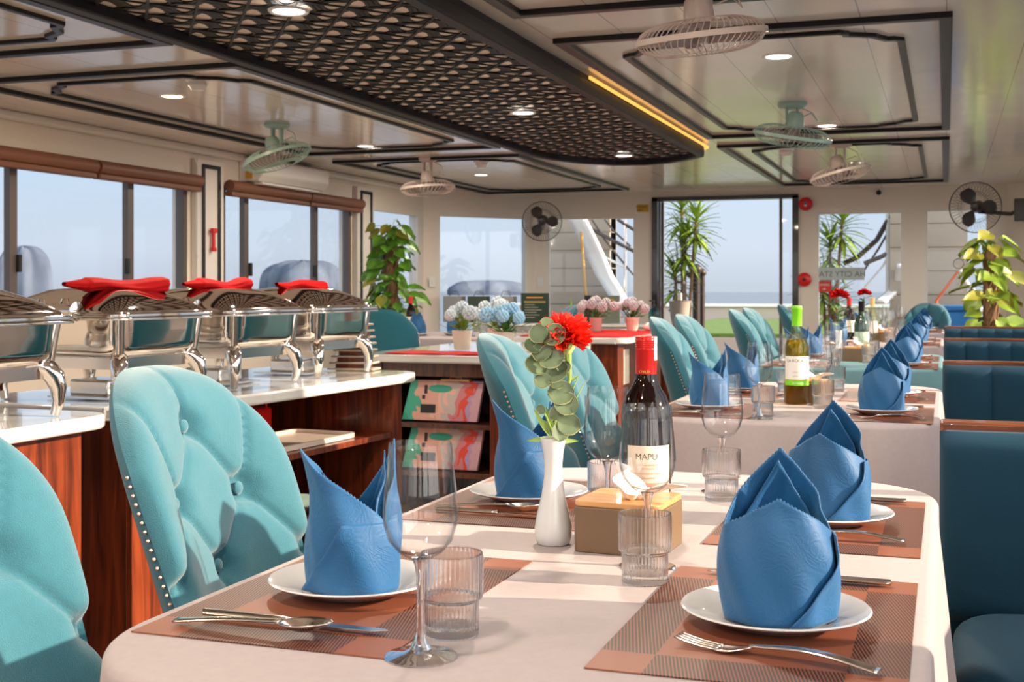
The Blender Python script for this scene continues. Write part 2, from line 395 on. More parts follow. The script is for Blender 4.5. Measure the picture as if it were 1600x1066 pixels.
# ================================================================ THE SETTING
H = 2.11; XL, XR, YF, YN = -5.0, 0.72, 12.9, -3.2
plan = [(XL,YN),(XL,11.65),(-4.15,12.7),(-2.92,12.9),(0.55,12.9),(XR,12.7),(XR,YN)]
struct(MB().prism([(XL-.15,YN-.15),(XR+.15,YN-.15),(XR+.15,13.05),(-3,13.05),(-4.3,12.85),(XL-.15,11.7)], -0.08, 0).build('floor', FLOORM, smooth=0))
struct(MB().prism([(XL-.15,YN-.15),(XR+.15,YN-.15),(XR+.15,13.05),(-3,13.05),(-4.3,12.85),(XL-.15,11.7)], H, H+0.1).build('ceiling', CEILM, smooth=0))
def wall(name, p, q, opens, mat=WALL, t=0.12, inward=1):
    """wall from p to q with openings [(s0,s1,z0,z1)] in metres along it"""
    p, q = Vector(p), Vector(q); d = (q-p); L = d.length; a = math.atan2(d.y, d.x)
    mb = MB(); s = 0; y0, y1 = (-t*inward, 0) if inward > 0 else (0, t)
    for (s0, s1, z0, z1) in sorted(opens):
        if s0 > s: mb.box(s, s0, y0, y1, 0, H)
        if z0 > 0: mb.box(s0, s1, y0, y1, 0, z0)
        if z1 < H: mb.box(s0, s1, y0, y1, z1, H)
        s = s1
    if s < L: mb.box(s, L, y0, y1, 0, H)
    return struct(mb.build(name, mat, None, (p.x, p.y, 0), (0,0,a), smooth=0)), a
wn = [0]
def window(p, q, s0, s1, z0, z1, mull=(), fw=0.05, mat=ALU, depth=0.06, handles=(), dark=True, name='window', gmat=None):
    wn[0] += 1
    p, q = Vector(p), Vector(q); d = (q-p).normalized(); a = math.atan2(d.y, d.x)
    b = p + d*s0; L = s1-s0
    r = thing(f'{name}_{wn[0]}', None, None, (b.x, b.y, 0), a); r['kind'] = 'structure'
    mb = MB()
    mb.box(0, fw, 0, depth, z0, z1).box(L-fw, L, 0, depth, z0, z1).box(fw, L-fw, 0, depth, z0, z0+fw).box(fw, L-fw, 0, depth, z1-fw*.6, z1)
    mb.build('window_frame', mat, r, smooth=0)
    edges = [0] + [m-s0 for m in mull] + [L]
    for m in mull:
        mm = MB().box(m-s0-fw*.6, m-s0+fw*.6, 0.005, depth*.8, z0+fw, z1-fw*.6)
        mm.build('mullion', mat, r, smooth=0)
    for k in range(len(edges)-1):
        MB().box(edges[k]+fw*.4, edges[k+1]-fw*.4, depth*.4, depth*.4+.005, z0+fw*.5, z1-fw*.5).build('pane', gmat or GLASSW, r, smooth=0)
    for m in handles:
        MB().box(m-s0-.012, m-s0+.012, -0.02, 0.01, 1.20, 1.30).build('latch', BLK, r, bevel=.004)
    return r
# left wall, walked from near to far; inside is on its right side
LW = ((XL,YN),(XL,11.65))
S = lambda y: y-YN
wall('wall_left', *LW, [(S(-2.2),S(0.9),.8,1.86),(S(1.2),S(4.0),.8,1.86),(S(4.3),S(7.48),.8,1.86),(S(7.92),S(10.02),.8,1.86),(S(10.42),S(11.56),.6,1.86)], inward=-1)
window(*LW, S(-2.2),S(.9),.8,1.86,[S(-.7)]); window(*LW, S(1.2),S(4.0),.8,1.86,[S(2.6)])
window(*LW, S(4.3),S(7.48),.8,1.86,[S(5.77),S(6.85)], handles=[S(5.80),S(6.80)])
window(*LW, S(7.92),S(10.02),.8,1.86,[S(8.27),S(9.38)], handles=[S(8.31),S(9.34)])
window(*LW, S(10.42),S(11.56),.6,1.86,[], mat=WALLW)
CW = ((XL,11.65),(-4.15,12.7)); cl = (Vector(CW[1])-Vector(CW[0])).length
wall('wall_corner', *CW, [(0.16,cl-.1,.6,1.86)], inward=-1); window(*CW, .16, cl-.1, .6, 1.86, mat=WALLW, fw=.03)
FW = ((-4.15,12.7),(-2.92,12.9)); fl = (Vector(FW[1])-Vector(FW[0])).length
wall('wall_far', *FW, [(0.12,fl-.17,.6,1.86)], inward=-1); window(*FW, .12, fl-.17, .6, 1.86, mat=WALLW, fw=.03)
DW = ((-2.92,12.9),(0.55,12.9)); X = lambda x: x+2.92
wall('wall_door_side', *DW, [(X(-2.90),X(-1.43),0,2.045),(X(-1.24),X(-.39),.6,1.87),(X(-.20),X(.40),.6,1.88)], inward=-1)
window(*DW, X(-1.24),X(-.39),.6,1.87, mat=WALLW, fw=.03); window(*DW, X(-.20),X(.40),.6,1.88, mat=WALLW, fw=.03)
BW = ((0.55,12.9),(XR,12.7)); wall('wall_bow_corner', *BW, [], inward=-1)
RW = ((XR,12.7),(XR,YN)); SR = lambda y: 12.7-y
ro = [(10.6,12.4),(8.3,10.3),(6.0,8.0),(3.7,5.7),(1.35,3.4),(-1.0,1.05),(-3.0,-1.3)]
wall('wall_right', *RW, [(SR(b),SR(a),.82,1.97) for a, b in ro], inward=-1)
for a, b in ro: window(*RW, SR(b), SR(a), .82, 1.97, [SR((a+b)/2)], mat=WALLW if a > 10 else ALU, fw=.045)
NW = ((XR,YN),(XL,YN)); wall('wall_rear', *NW, [(.3,2.6,.5,1.95),(2.9,5.4,.5,1.95)], inward=-1)
window(*NW,.3,2.6,.5,1.95,[1.4]); window(*NW,2.9,5.4,.5,1.95,[4.1])
# door: black frame with a slid-open glass leaf
dr = thing('door_1', None, None, (0,12.9,0)); dr['kind'] = 'structure'
MB().box(-2.92,-2.86,-.03,.13,0,2.045).box(-1.47,-1.41,-.03,.13,0,2.045).box(-2.92,-1.41,-.03,.13,2.02,2.06).build('door_frame', BLACK, dr, smooth=0)
MB().box(-2.86,-2.83,.14,.17,0,2.02).box(-1.62,-1.59,.14,.17,0,2.02).build('door_stile', ALU, dr, smooth=0)
MB().box(-1.59,-1.47,.15,.155,0.1,2.02).build('door_glass', GLASSW, dr, smooth=0)
# wall cornice and pilasters with black framed panels
struct(MB().box(XL,XL+.05,YN,11.6,H-.055,H).build('trim_1', WALLW, bevel=.02))
for k, y in enumerate((7.70, 10.22, 4.15, 1.05)):
    r = thing(f'trim_{k+2}', None, None, (XL,y,0)); r['kind'] = 'structure'
    MB().box(0,.05,-.17,.17,0,2.02).build('pilaster', WALLW, r, bevel=.006)
    MB().strip([(-.10,.35),(.10,.35),(.10,1.97),(-.10,1.97)], .014, 0, .012, True).build('panel_moulding', BLACK, r, (.05,0,0), (PI/2,0,PI/2), smooth=0)
# ceiling mouldings: outer rectangle and inner stepped frame
def notch_frame(x0, x1, y0, y1, r):
    r2 = r*.45
    def corner(cx, cy, sx, sy, rev):
        pts = [(cx+sx*(r+r2), cy), (cx+sx*(r+r2*.3), cy), (cx+sx*r, cy+sy*r2*.3), (cx+sx*r, cy+sy*r2*.6)]
        pts += [(cx+sx*(r*.55+r*.45*math.cos(t)), cy+sy*(r2*.6+(r-r2*.6)*math.sin(t)*.0)) for t in ()]
        pts += [(cx+sx*r*.75, cy+sy*r*.40), (cx+sx*r*.50, cy+sy*r*.55), (cx+sx*r*.40, cy+sy*r*.78), (cx+sx*r2*.6, cy+sy*r), (cx+sx*r2*.3, cy+sy*r), (cx, cy+sy*(r+r2*.3)), (cx, cy+sy*(r+r2))]
        return pts[::-1] if rev else pts
    return corner(x0,y0,1,1,True)+corner(x1,y0,-1,1,False)+corner(x1,y1,-1,-1,True)+corner(x0,y1,1,-1,False)
tn = 6
for (x0,x1,y0,y1) in [(-1.465,.0,.4,4.27),(-1.465,.0,4.80,8.17),(-1.49,.0,8.74,12.2),(-4.49,-2.97,.2,4.29),(-4.47,-2.98,4.83,8.24),(-4.53,-3.03,8.82,12.22)]:
    r = thing(f'trim_{tn}', None, None, (0,0,0)); r['kind'] = 'structure'; tn += 1
    MB().strip([(x0,y0),(x1,y0),(x1,y1),(x0,y1)], .024, H-.022, H+.002, True).build('outer_moulding', BLACKC, r, bevel=.004)
    MB().strip(notch_frame(x0+.17,x1-.17,y0+.19,y1-.19,.20), .015, H-.016, H+.002, True).build('inner_moulding', BLACKC, r, bevel=.004)

# ---------------------------------------------------------------- dropped lattice panel
XA, XB = -2.72, -1.61
endc = [(-2.72,8.25),(-2.66,8.55),(-2.53,8.85),(-2.34,9.07),(-2.12,9.12),(-1.92,9.03),(-1.72,8.82),(-1.62,8.66)]
def xrange_at(y):
    if y <= 8.25: return XA, XB
    lo, hi = None, None
    for i in range(len(endc)-1):
        (xa,ya),(xb,yb) = endc[i], endc[i+1]
        if (ya-y)*(yb-y) <= 0 and ya != yb:
            x = xa+(xb-xa)*(y-ya)/(yb-ya)
            if ya < yb: lo = x
            else: hi = x
    if hi is None: hi = XB
    return lo, hi
lp = thing('lattice_ceiling_panel', 'long black fretwork ceiling panel with a rounded end, hung down the middle of the ceiling', 'ceiling panel', (0,0,0))
outline = [(XA,1.2)]+endc+[(XB,8.6),(XB,1.2)]
MB().strip(outline, .028, 2.025, 2.085, True).build('rim', LATT, lp, bevel=.008)
MB().strip([(x*1.0,y) for x,y in outline], .018, 2.085, 2.11, True).build('upper_rim', LATT, lp, smooth=0)
MB().strip([(XB+.045,5.6),(XB+.045,8.66),(-1.70,8.93)], .0045, 2.082, 2.096).build('led_strip', LED, lp, smooth=0, label='glowing amber light strip')
MB().strip([(XA-.03,1.2),(XA-.03,8.25)], .004, 2.05, 2.06).build('gold_edge', GOLD, lp, smooth=0)
mb = MB(); PX, PY = .2, .135
def clipx(pts):
    out = []
    for x, y in pts:
        if not 1.25 < y < 9.09: continue
        lo, hi = xrange_at(y)
        if lo is not None and hi is not None and lo <= x <= hi: out.append((x, y))
    return out
for k in range(int((9.1-1.3)/PY)+1):
    y = 1.3+k*PY; off = (k % 2)*PX/2
    wv = lambda x: .012*math.sin(2*PI*x/.1+.8)
    for dy_, hw_, z0, z1 in ((-.014,.0085,2.0635,2.0685),(.014,.0085,2.0635,2.0685),(0,.006,2.062,2.068)):
        p = clipx([(XA+(XB-XA)*i/66, y+dy_+wv(XA+(XB-XA)*i/66)) for i in range(67)])
        if len(p) > 2: mb.strip(p, hw_, z0, z1)
    for i in range(-1, 7):
        xc_ = XA+off+(i+.5)*PX
        for dx in (-.016,0,.016):
            p = clipx([(xc_+dx+.008*math.sin(q*PI/3), y+PY*q/6) for q in range(7)])
            if len(p) > 2: mb.strip(p, .0080 if dx else .011, 2.0635, 2.068)
for sg in (1,-1):
    c = -2.4
    while c < 10.5:
        p = clipx([(XA+(XB-XA)*i/40, c+sg*(XB-XA)*i/40*1.35) for i in range(41)])
        if len(p) > 1: mb.strip(p, .005, 2.058, 2.0635)
        c += .27
mb.build('fretwork', LATT, lp, smooth=0)
MB().prism([(x,y) for x,y in outline],2.069,2.076).build('backing_board', pm('beige backing',(.86,.74,.66),.5), lp, smooth=0)

# ---------------------------------------------------------------- downlights
def downlight(x, y, z, lab, amber=False, size=.052, power=LAMP_W):
    r = thing('downlight', lab, 'ceiling light', (x,y,z), 0, 'recessed ceiling downlights')
    MB().lathe([(size,0),(size+.004,-.004),(size+.014,-.006),(size+.018,-.001),(size+.018,.002)], 28, cap=False).build('bezel', WHT, r)
    MB().lathe([(.0001,-.003),(size,-.003),(size+.001,.001)], 28, cap=False).build('diffuser', EMO if amber else EMW, r)
    ld = bpy.data.lights.new('lamp', 'AREA'); ld.shape = 'DISK'; ld.size = size*2; ld.energy = power; ld.color = (1,.78,.52) if amber else (1,.86,.70)
    lo = bpy.data.objects.new('lamp', ld); COL.objects.link(lo); lo.parent = r; lo.location = (0,0,-.008)
    return r
def dl(px, py, z, lab, amber=False):
    p = onz(px, py, z); downlight(p.x, p.y, z, lab, amber)
dl(451,17,2.045,'round downlight in the black fretwork panel, nearest the top edge of the photo')
dl(817,176,2.045,'round downlight in the black fretwork panel, middle of the panel')
dl(975,243,2.045,'round downlight in the black fretwork panel, at its rounded far end')
dl(269,150,H,'amber downlight on the left ceiling beside a smoke detector',True)
dl(571,228,H,'downlight on the left ceiling near the far corner of the black moulding')
dl(752,273,H,'farthest downlight on the left ceiling, below a white smoke detector')
dl(1216,88,H,'large white downlight on the right ceiling between the two nearest ceiling fans')
dl(1292,196,H,'downlight on the right ceiling just right of the mint ceiling fan')
dl(1340,253,H,'downlight on the right ceiling above the farthest right ceiling fan')
for i, (x, y) in enumerate([(-.7,2.6),(-.7,.6),(-.7,-1.4),(-2.16,2.2),(-2.16,0.0),(-3.7,2.6),(-3.7,.4),(-3.7,-1.6)]):  # unseen lamps added to raise the fill light in the room
    downlight(x, y, H if abs(x+2.16) > .1 else H, 'added fill downlight in the ceiling, unseen, near and behind the camera', power=LAMP_W*1.3)

def detector(px, py, lab):
    p = onz(px, py-6, H)
    r = thing('smoke_detector', lab, 'smoke detector', (p.x,p.y,H))
    MB().lathe([(.06,0),(.06,-.008),(.052,-.012),(.048,-.012)],24).build('base', WHT, r)
    MB().lathe([(.042,-.010),(.046,-.03),(.030,-.052),(.0001,-.056)],24,cap=False).build('sensor_head', WHT, r)
detector(309,130,'white smoke detector beside the amber downlight'); detector(752,258,'white smoke detector on the far left ceiling')
detector(1228,238,'white smoke detector below the mint ceiling fan on the right')

# ---------------------------------------------------------------- fans
def cage(mb_w, mb_r, R, depth, n, wire):
    def prof(t):   # t 0..1 from rear hub to front hub, bulged disc
        a = PI*t; return (R*math.sin(a)**.55 if 0 < t < 1 else 0.0, depth/2*math.cos(a))
    for i in range(n):
        q = 2*PI*i/n; pts = []
        for k in range(1,12):
            r_, z_ = prof(k/12); r_ = max(r_, R*.16)
            pts.append((r_*math.cos(q+.25*z_/depth), r_*math.sin(q+.25*z_/depth), z_))
        mb_w.tube(pts, wire, 3, cap=False)
    for rr, z_ in ((R*.62,depth*.46),(R*.62,-depth*.46)):
        mb_w.tube([(rr*math.cos(2*PI*i/24),rr*math.sin(2*PI*i/24),z_) for i in range(25)], wire, 3, cap=False)
    mb_r.lathe([(R+.001,-.009),(R+.008,-.009),(R+.008,.009),(R+.001,.009),(R+.001,-.009)],40,cap=False)
def blades(mb, R, n=3):
    for k in range(n):
        a0 = 2*PI*k/n
        def fn(u, v):
            r = R*(.12+.8*v); wd = .55*(math.sin(PI*min(1,v*.8+.12)))**.7
            a = a0+(u-.5)*wd*2.0; return (r*math.cos(a), r*math.sin(a), (u-.5)*.05)
        mb.grid(fn, 7, 7)
def ceiling_fan(px, py_hub, d, R, tilt, tiltdir, mat, lab, wires=44, wire=.0016, bmat=BLADE):
    p = at(px, py_hub, d)
    r = thing('orbit_ceiling_fan', lab, 'ceiling fan', (p.x,p.y,H))
    dz = p.z-H
    MB().lathe([(.075,0),(.078,-.012),(.07,-.022),(.045,-.03),(.0001,-.03)],28,cap=False).build('mount', mat, r)
    mb = MB(); top = -.025; bot = dz+.085
    mb.box(-.036,-.022,-.02,.02,bot,top).box(.022,.036,-.02,.02,bot,top)
    mb.build('yoke', mat, r, bevel=.004)
    m = Matrix.Rotation(tiltdir,4,'Z') @ Matrix.Rotation(tilt,4,'Y')
    Rm = Matrix.Translation((0,0,dz)) @ m
    MB().lathe([(.0001,.135),(.032,.13),(.042,.115),(.048,.08),(.05,.055),(.047,.045)],28,Rm).build('motor_housing', mat, r)
    v = MB()
    for i in range(12):
        a = 2*PI*i/12; v.box(.028,.034,-.004,.004,.0,.05,Rm@Matrix.Rotation(a,4,'Z'))
    v.lathe([(.03,-.02),(.034,.0),(.034,.045),(.02,.05)],20,Rm).build('hub', bmat, r)
    w_, g = MB(), MB(); cage(w_, g, R, .115, wires, wire)
    f = w_.build('guard_cage', mat, r); f.matrix_local = Rm
    g.build('guard_ring', mat, f)
    b = MB(); blades(b, R*.93); f = b.build('blades', bmat, r, solid=.002); f.matrix_local = Rm
    cpt = [(.05,0,-.03),(.11,.01,-.06),(.13,.01,dz*.55),(.10,0,dz+.12),(.045,0,dz+.10)]
    MB().tube(cpt, .003, 6).build('power_cord', mat, r)
    return r
ceiling_fan(1095,58,4.0,.205,math.radians(10),math.radians(-112),FANW,'large cream ceiling fan nearest the camera, cut by the top edge',56,.0016)
ceiling_fan(1238,213,6.75,.205,math.radians(13),math.radians(-35),FANM,'mint green ceiling fan hanging on the right ceiling',44,.0018)
ceiling_fan(1313,272,8.65,.205,math.radians(14),PI,FANW,'farthest cream ceiling fan on the right, above the windows',40,.002)
ceiling_fan(433,246,7.6,.205,math.radians(19),PI+.2,FANM,'mint ceiling fan on the left in front of the air conditioner',44,.0018)
ceiling_fan(668,294,9.6,.205,math.radians(4),PI,FANW,'cream ceiling fan on the far left ceiling',40,.002)
def wall_fan(px, py, d, R, face, mat, lab, mount):
    p = at(px, py, d)
    r = thing('wall_fan', lab, 'wall fan', p)
    fv = Vector(face).normalized(); Rm = fv.to_track_quat('Z','Y').to_matrix().to_4x4()
    w_, g = MB(), MB(); cage(w_, g, R, .10, 44, .0014)
    f = w_.build('guard_cage', mat, r); f.matrix_local = Rm
    g.build('guard_ring', mat, f)
    b = MB(); blades(b, R*.9); f = b.build('blades', pm('dark blade',(.05,.04,.04),.4), r, solid=.002); f.matrix_local = Rm
    MB().lathe([(.0001,.035),(.035,.03),(.04,0),(.055,-.04),(.055,-.13),(.03,-.15),(.0001,-.15)],20,Rm,cap=False).build('motor_housing', mat, r)
    m = Vector(mount)-p; q = -fv*.14
    MB().tube([q, q+Vector((0,0,-.05)), m*.8+Vector((0,0,-.04)), m], .018, 8).build('bracket', mat, r)
    MB().box(-.05,.05,-.05,.05,-.10,.10,Matrix.Translation(m)).build('wall_plate', mat, r, bevel=.01)
wall_fan(847,346,12.6,.195,(.25,-1,-.15),FANB,'dark wall fan on the pillar between the far left windows',aty(848,352,12.82)-Vector((0,.0,0)))
wall_fan(1524,324,11.3,.225,(-.25,-1,-.12),FANB,'black wall fan at the far right corner above the climbing plant',(.62,11.9,1.80))

# ---------------------------------------------------------------- wall-mounted things
def blind(y0, y1, lab):
    r = thing('roller_blind', lab, 'roller blind', (XL,y0,1.78), 0, 'brown roller blinds over the left windows')
    MB().tube([(.075,0.003,.075),(.075,y1-y0-.003,.075)], .043, 16).build('cassette', COPPER, r)
    MB().box(.035,.10,.006,y1-y0-.006,0,.035).build('bottom_rail', COPPER, r, bevel=.008)
    return r
blind(4.25,6.38,'brown roller blind over the nearest left window, camera side of the joint'); blind(6.40,7.52,'brown roller blind over the nearest left window, far side of the joint')
blind(7.90,9.08,'brown roller blind under the air conditioner'); blind(9.10,10.08,'brown roller blind nearest the far left pilaster')
ac = thing('air_conditioner', 'white wall air conditioner above the second left window', 'air conditioner', (XL,8.15,1.905))
MB().prism([(0,0),(.17,0),(.21,.05),(.21,.16),(.16,.18),(0,.18)],0,1.05).build('body', WHT, ac, (0,1.05,0), (PI/2,0,0), smooth=0, bevel=.012)
MB().box(.03,.17,.06,.95,-.018,-.002).build('louvre', WHT, ac, bevel=.004)
MB().box(.06,.12,-.004,-.001,.02,.08).build('energy_sticker', YEL, ac, smooth=0, label='yellow sticker')
cdk = thing('blind_pull_chain', 'thin looped pull chain hanging beside the end of the nearest blind', 'cord', (XL+.08,7.47,1.82))
MB().tube([(0,0,.05),(0,.0,-.2),(0,.0,-.46),(0,.02,-.50),(0,.05,-.46),(0,.05,-.1),(0,.03,.12),(0,-.02,.2)], .003, 5).build('chain', WHT, cdk)
hm = thing('emergency_hammer', 'red emergency hammer on the panelled pilaster', 'hammer', (XL+.062,7.70,1.37))
MB().box(0,.02,-.012,.012,0,.16).build('handle', REDP, hm, bevel=.005); MB().box(0,.03,-.028,.022,.13,.165).build('hammer_head', REDP, hm, bevel=.006)
MB().box(0,.024,-.02,.02,0,.03).build('holder', REDP, hm, bevel=.004)
def roundel(px, py, lab, bell):
    p = aty(px, py, 12.87)
    r = thing('fire_alarm' if bell else 'fire_call_point', lab, 'fire alarm', p)
    MB().lathe([(.07,0),(.068,.02),(.05,.032),(.0001,.034)],28,Matrix.Rotation(PI/2,4,'X'),cap=False).build('housing', REDP, r)
    if bell: MB().lathe([(.016,.03),(.016,.044),(.0001,.044)],16,Matrix.Rotation(PI/2,4,'X'),cap=False).build('button', BLK, r)
    else:
        MB().box(-.011,.011,-.042,-.03,-.004,.022).build('lens', pm('blue lens',(.02,.2,.6),.3), r); MB().box(-.011,.011,-.04,-.03,-.026,-.008).build('label_plate', LABELW, r)
roundel(1259,319,'round red alarm sounder above the right side of the open door',False); roundel(1257,437,'round red alarm bell beside the open door at shoulder height',True)
ys = thing('yellow_notice', 'small yellow notice left of the open doorway', 'sign', aty(1001,325.5,12.88))
MB().box(-.085,.085,-.006,.0,-.04,.04).build('plate', YEL, ys, smooth=0)
text_mesh('LỐI THOÁT', .028, 'lettering', BLK, ys, (0,-.008,.004)); text_mesh('EXIT', .026, 'lettering', BLK, ys, (0,-.008,-.030))
cm = thing('dome_camera', 'tiny black camera on the far wall below the ceiling moulding', 'camera', aty(1373,301,12.86)); MB().ball((0,0,0),.026,14,8).build('dome', BLK, cm); MB().lathe([(.03,0),(.03,.03)],16,Matrix.Rotation(-PI/2,4,'X')).build('base', WHT, cm)
for px, py, lb in ((683,440,'left'),(846,440,'right')):
    swy = 12.05 if px < 700 else 12.66
    q = aty(px,py,swy)
    if px < 700: q = Vector((-4.93,11.70,1.17))
    q = Vector((-4.93,11.70,1.17)) if px < 700 else Vector((-4.09,12.71,1.18))
    sw = thing('switch_plate', f'small white switch plate on the {lb} pillar beside the corner window', 'switch', q, math.radians(51) if px < 700 else math.radians(9))
    MB().box(-.035,.035,-.012,0,-.05,.05).build('plate', WHT, sw, bevel=.004); MB().box(-.012,.012,-.018,-.012,-.018,.018).build('rocker', WHT, sw, bevel=.002)
rs = thing('red_exit_sign', 'small red sign stuck on the window right of the door', 'sign', aty(1289,448,12.925))
MB().box(-.062,.062,-.004,.002,-.055,.055).build('plate', REDP, rs, smooth=0)
text_mesh('EMERG', .03, 'lettering', WHT, rs, (0,-.006,.008)); text_mesh('→', .05, 'arrow', WHT, rs, (-.01,-.006,-.04))
ds = thing('window_decal', 'pale band of reversed lettering stuck across the window right of the door', 'sign', aty(1317,428,12.93))
MB().box(-.25,.21,-.002,.001,-.062,.062).build('band', pm('frosted film',(.50,.57,.56),.5), ds, smooth=0)
text_mesh('HA CITY STAR', .078, 'lettering', pm('dark green ink',(.10,.16,.12),.6), ds, (-.03,-.004,-.028), mirror=True)
spk = thing('wall_speaker', 'grey wall speaker under the ceiling at the right edge', 'speaker', (XR-.11,5.55,1.87), 0)
MB().box(-.09,.09,-.1,.1,-.11,.11).build('cabinet', pm('speaker grey',(.30,.29,.27),.5), spk, bevel=.02); MB().box(-.10,-.09,-.085,.085,-.095,.095).build('grille', pm('speaker mesh',(.12,.12,.12),.7), spk)

# ================================================================ TABLES
TX0, TX1 = -.825, -.012
PITCH = 2.335
TNAME = ['nearest table','second table','third table','fourth table','farthest table']
def cloth(x0, x1, y0, y1, zt, drop, mat, seed):
    R = .19; out = rrect(x0,x1,y0,y1,R,12); n0 = len(out)
    # resample the outline evenly
    pts = [Vector(p) for p in out]; per = [0]
    for i in range(n0): per.append(per[-1]+(pts[(i+1)%n0]-pts[i]).length)
    L = per[-1]; nn = 260; ring = []
    j = 0
    for k in range(nn):
        s_ = L*k/nn
        while per[j+1] < s_: j += 1
        seglen = per[j+1]-per[j]; t = (s_-per[j])/seglen if seglen > 1e-9 else 0
        ring.append(pts[j % n0].lerp(pts[(j+1)%n0], t))
    nor = []
    for k in range(nn):
        d = (ring[(k+1)%nn]-ring[k-1]).normalized(); nor.append(Vector((d.y,-d.x)))
    rr = random.Random(seed); ph = [rr.uniform(0,6.28) for _ in range(5)]
    c = Vector(((x0+x1)/2,(y0+y1)/2))
    vs, fs = [], []
    lv = [(-1,0)]   # (inset ring), then edge roll, then drop
    rings = []
    for sc0 in (.02,.35,.7): rings.append([(*(c+(ring[k]-c)*sc0), zt) for k in range(nn)])
    rings.append([(*(ring[k]-nor[k]*.012), zt) for k in range(nn)])
    for a in (25,50,75,90): rings.append([(*(ring[k]-nor[k]*.012*(1-math.sin(math.radians(a)))), zt-.012*(1-math.cos(math.radians(a)))) for k in range(nn)])
    m = 16
    for q in range(1,m+1):
        t = q/m; z = zt-.012-(drop-.012)*t; R_ = []
        for k in range(nn):
            s_ = L*k/nn
            wv = (math.sin(s_*21+ph[0])+.7*math.sin(s_*34+ph[1]+2*t)+.5*math.sin(s_*11+ph[2]))*.015*t**.8
            R_.append((*(ring[k]+nor[k]*(wv+.036*t)), z))
        rings.append(R_)
    for r_ in rings: vs += r_
    for a in range(len(rings)-1):
        for k in range(nn):
            b = (k+1)%nn; fs.append((a*nn+k, a*nn+b, (a+1)*nn+b, (a+1)*nn+k)[::-1])
    fs.append(tuple(range(nn)))
    mb = MB(); mb.add(vs, fs); o = mb.build('tablecloth', mat, smooth=50, solid=.0016)
    return o
def table(x0, x1, y0, y1, nm, mat=CLOTH, seed=1, legs=True):
    t = thing('dining_table', f'dining table hidden under its cloth, the {nm}', 'table', ((x0+x1)/2,(y0+y1)/2,0))
    w2, l2 = (x1-x0)/2-.01, (y1-y0)/2-.01
    MB().prism(rrect(-w2,w2,-l2,l2,.19),.715,.7415).build('tabletop', WOODD, t)
    for s in (-1,1):
        MB().lathe([(.035,.03),(.035,.715)],16,Matrix.Translation((0,s*l2*.55,0))).build('pedestal', BLK, t)
        MB().box(-.24,.24,s*l2*.55-.04,s*l2*.55+.04,0,.03).build('foot', BLK, t, bevel=.008)
    c = cloth(x0, x1, y0, y1, .75, .60, mat, seed)
    tag(c, f'long draped tablecloth of the {nm}', 'tablecloth')
tabs = [(.955,2.42),(3.38,4.83),(5.72,7.17),(8.05,9.5),(10.4,11.6)]
for i, (a, b) in enumerate(tabs): table(TX0, TX1, a, b, TNAME[i], CLOTHG if i == 2 else CLOTH, 3+i)

# --- placemat
def placemat(x, y, lab, rz=0):
    o = MB().box(-.145,.145,-.2275,.2275,0,.0014).build('placemat', MATM, None, (x,y,.7512), (0,0,rz), smooth=0)
    return tag(o, lab, 'placemat', 'woven placemats')
# --- plate
def make_plate():
    r = thing('plate','','plate',group='side plates under the napkins')
    MB().lathe([(.0001,.004),(.050,.004),(.058,.006),(.072,.012),(.094,.0185),(.0985,.0195),(.100,.018),(.097,.016),(.074,.009),(.058,.0015),(.052,.0),(.048,.0),(.046,.0025),(.0001,.0025)],72,cap=False).build('dish', PORC, r)
    return r
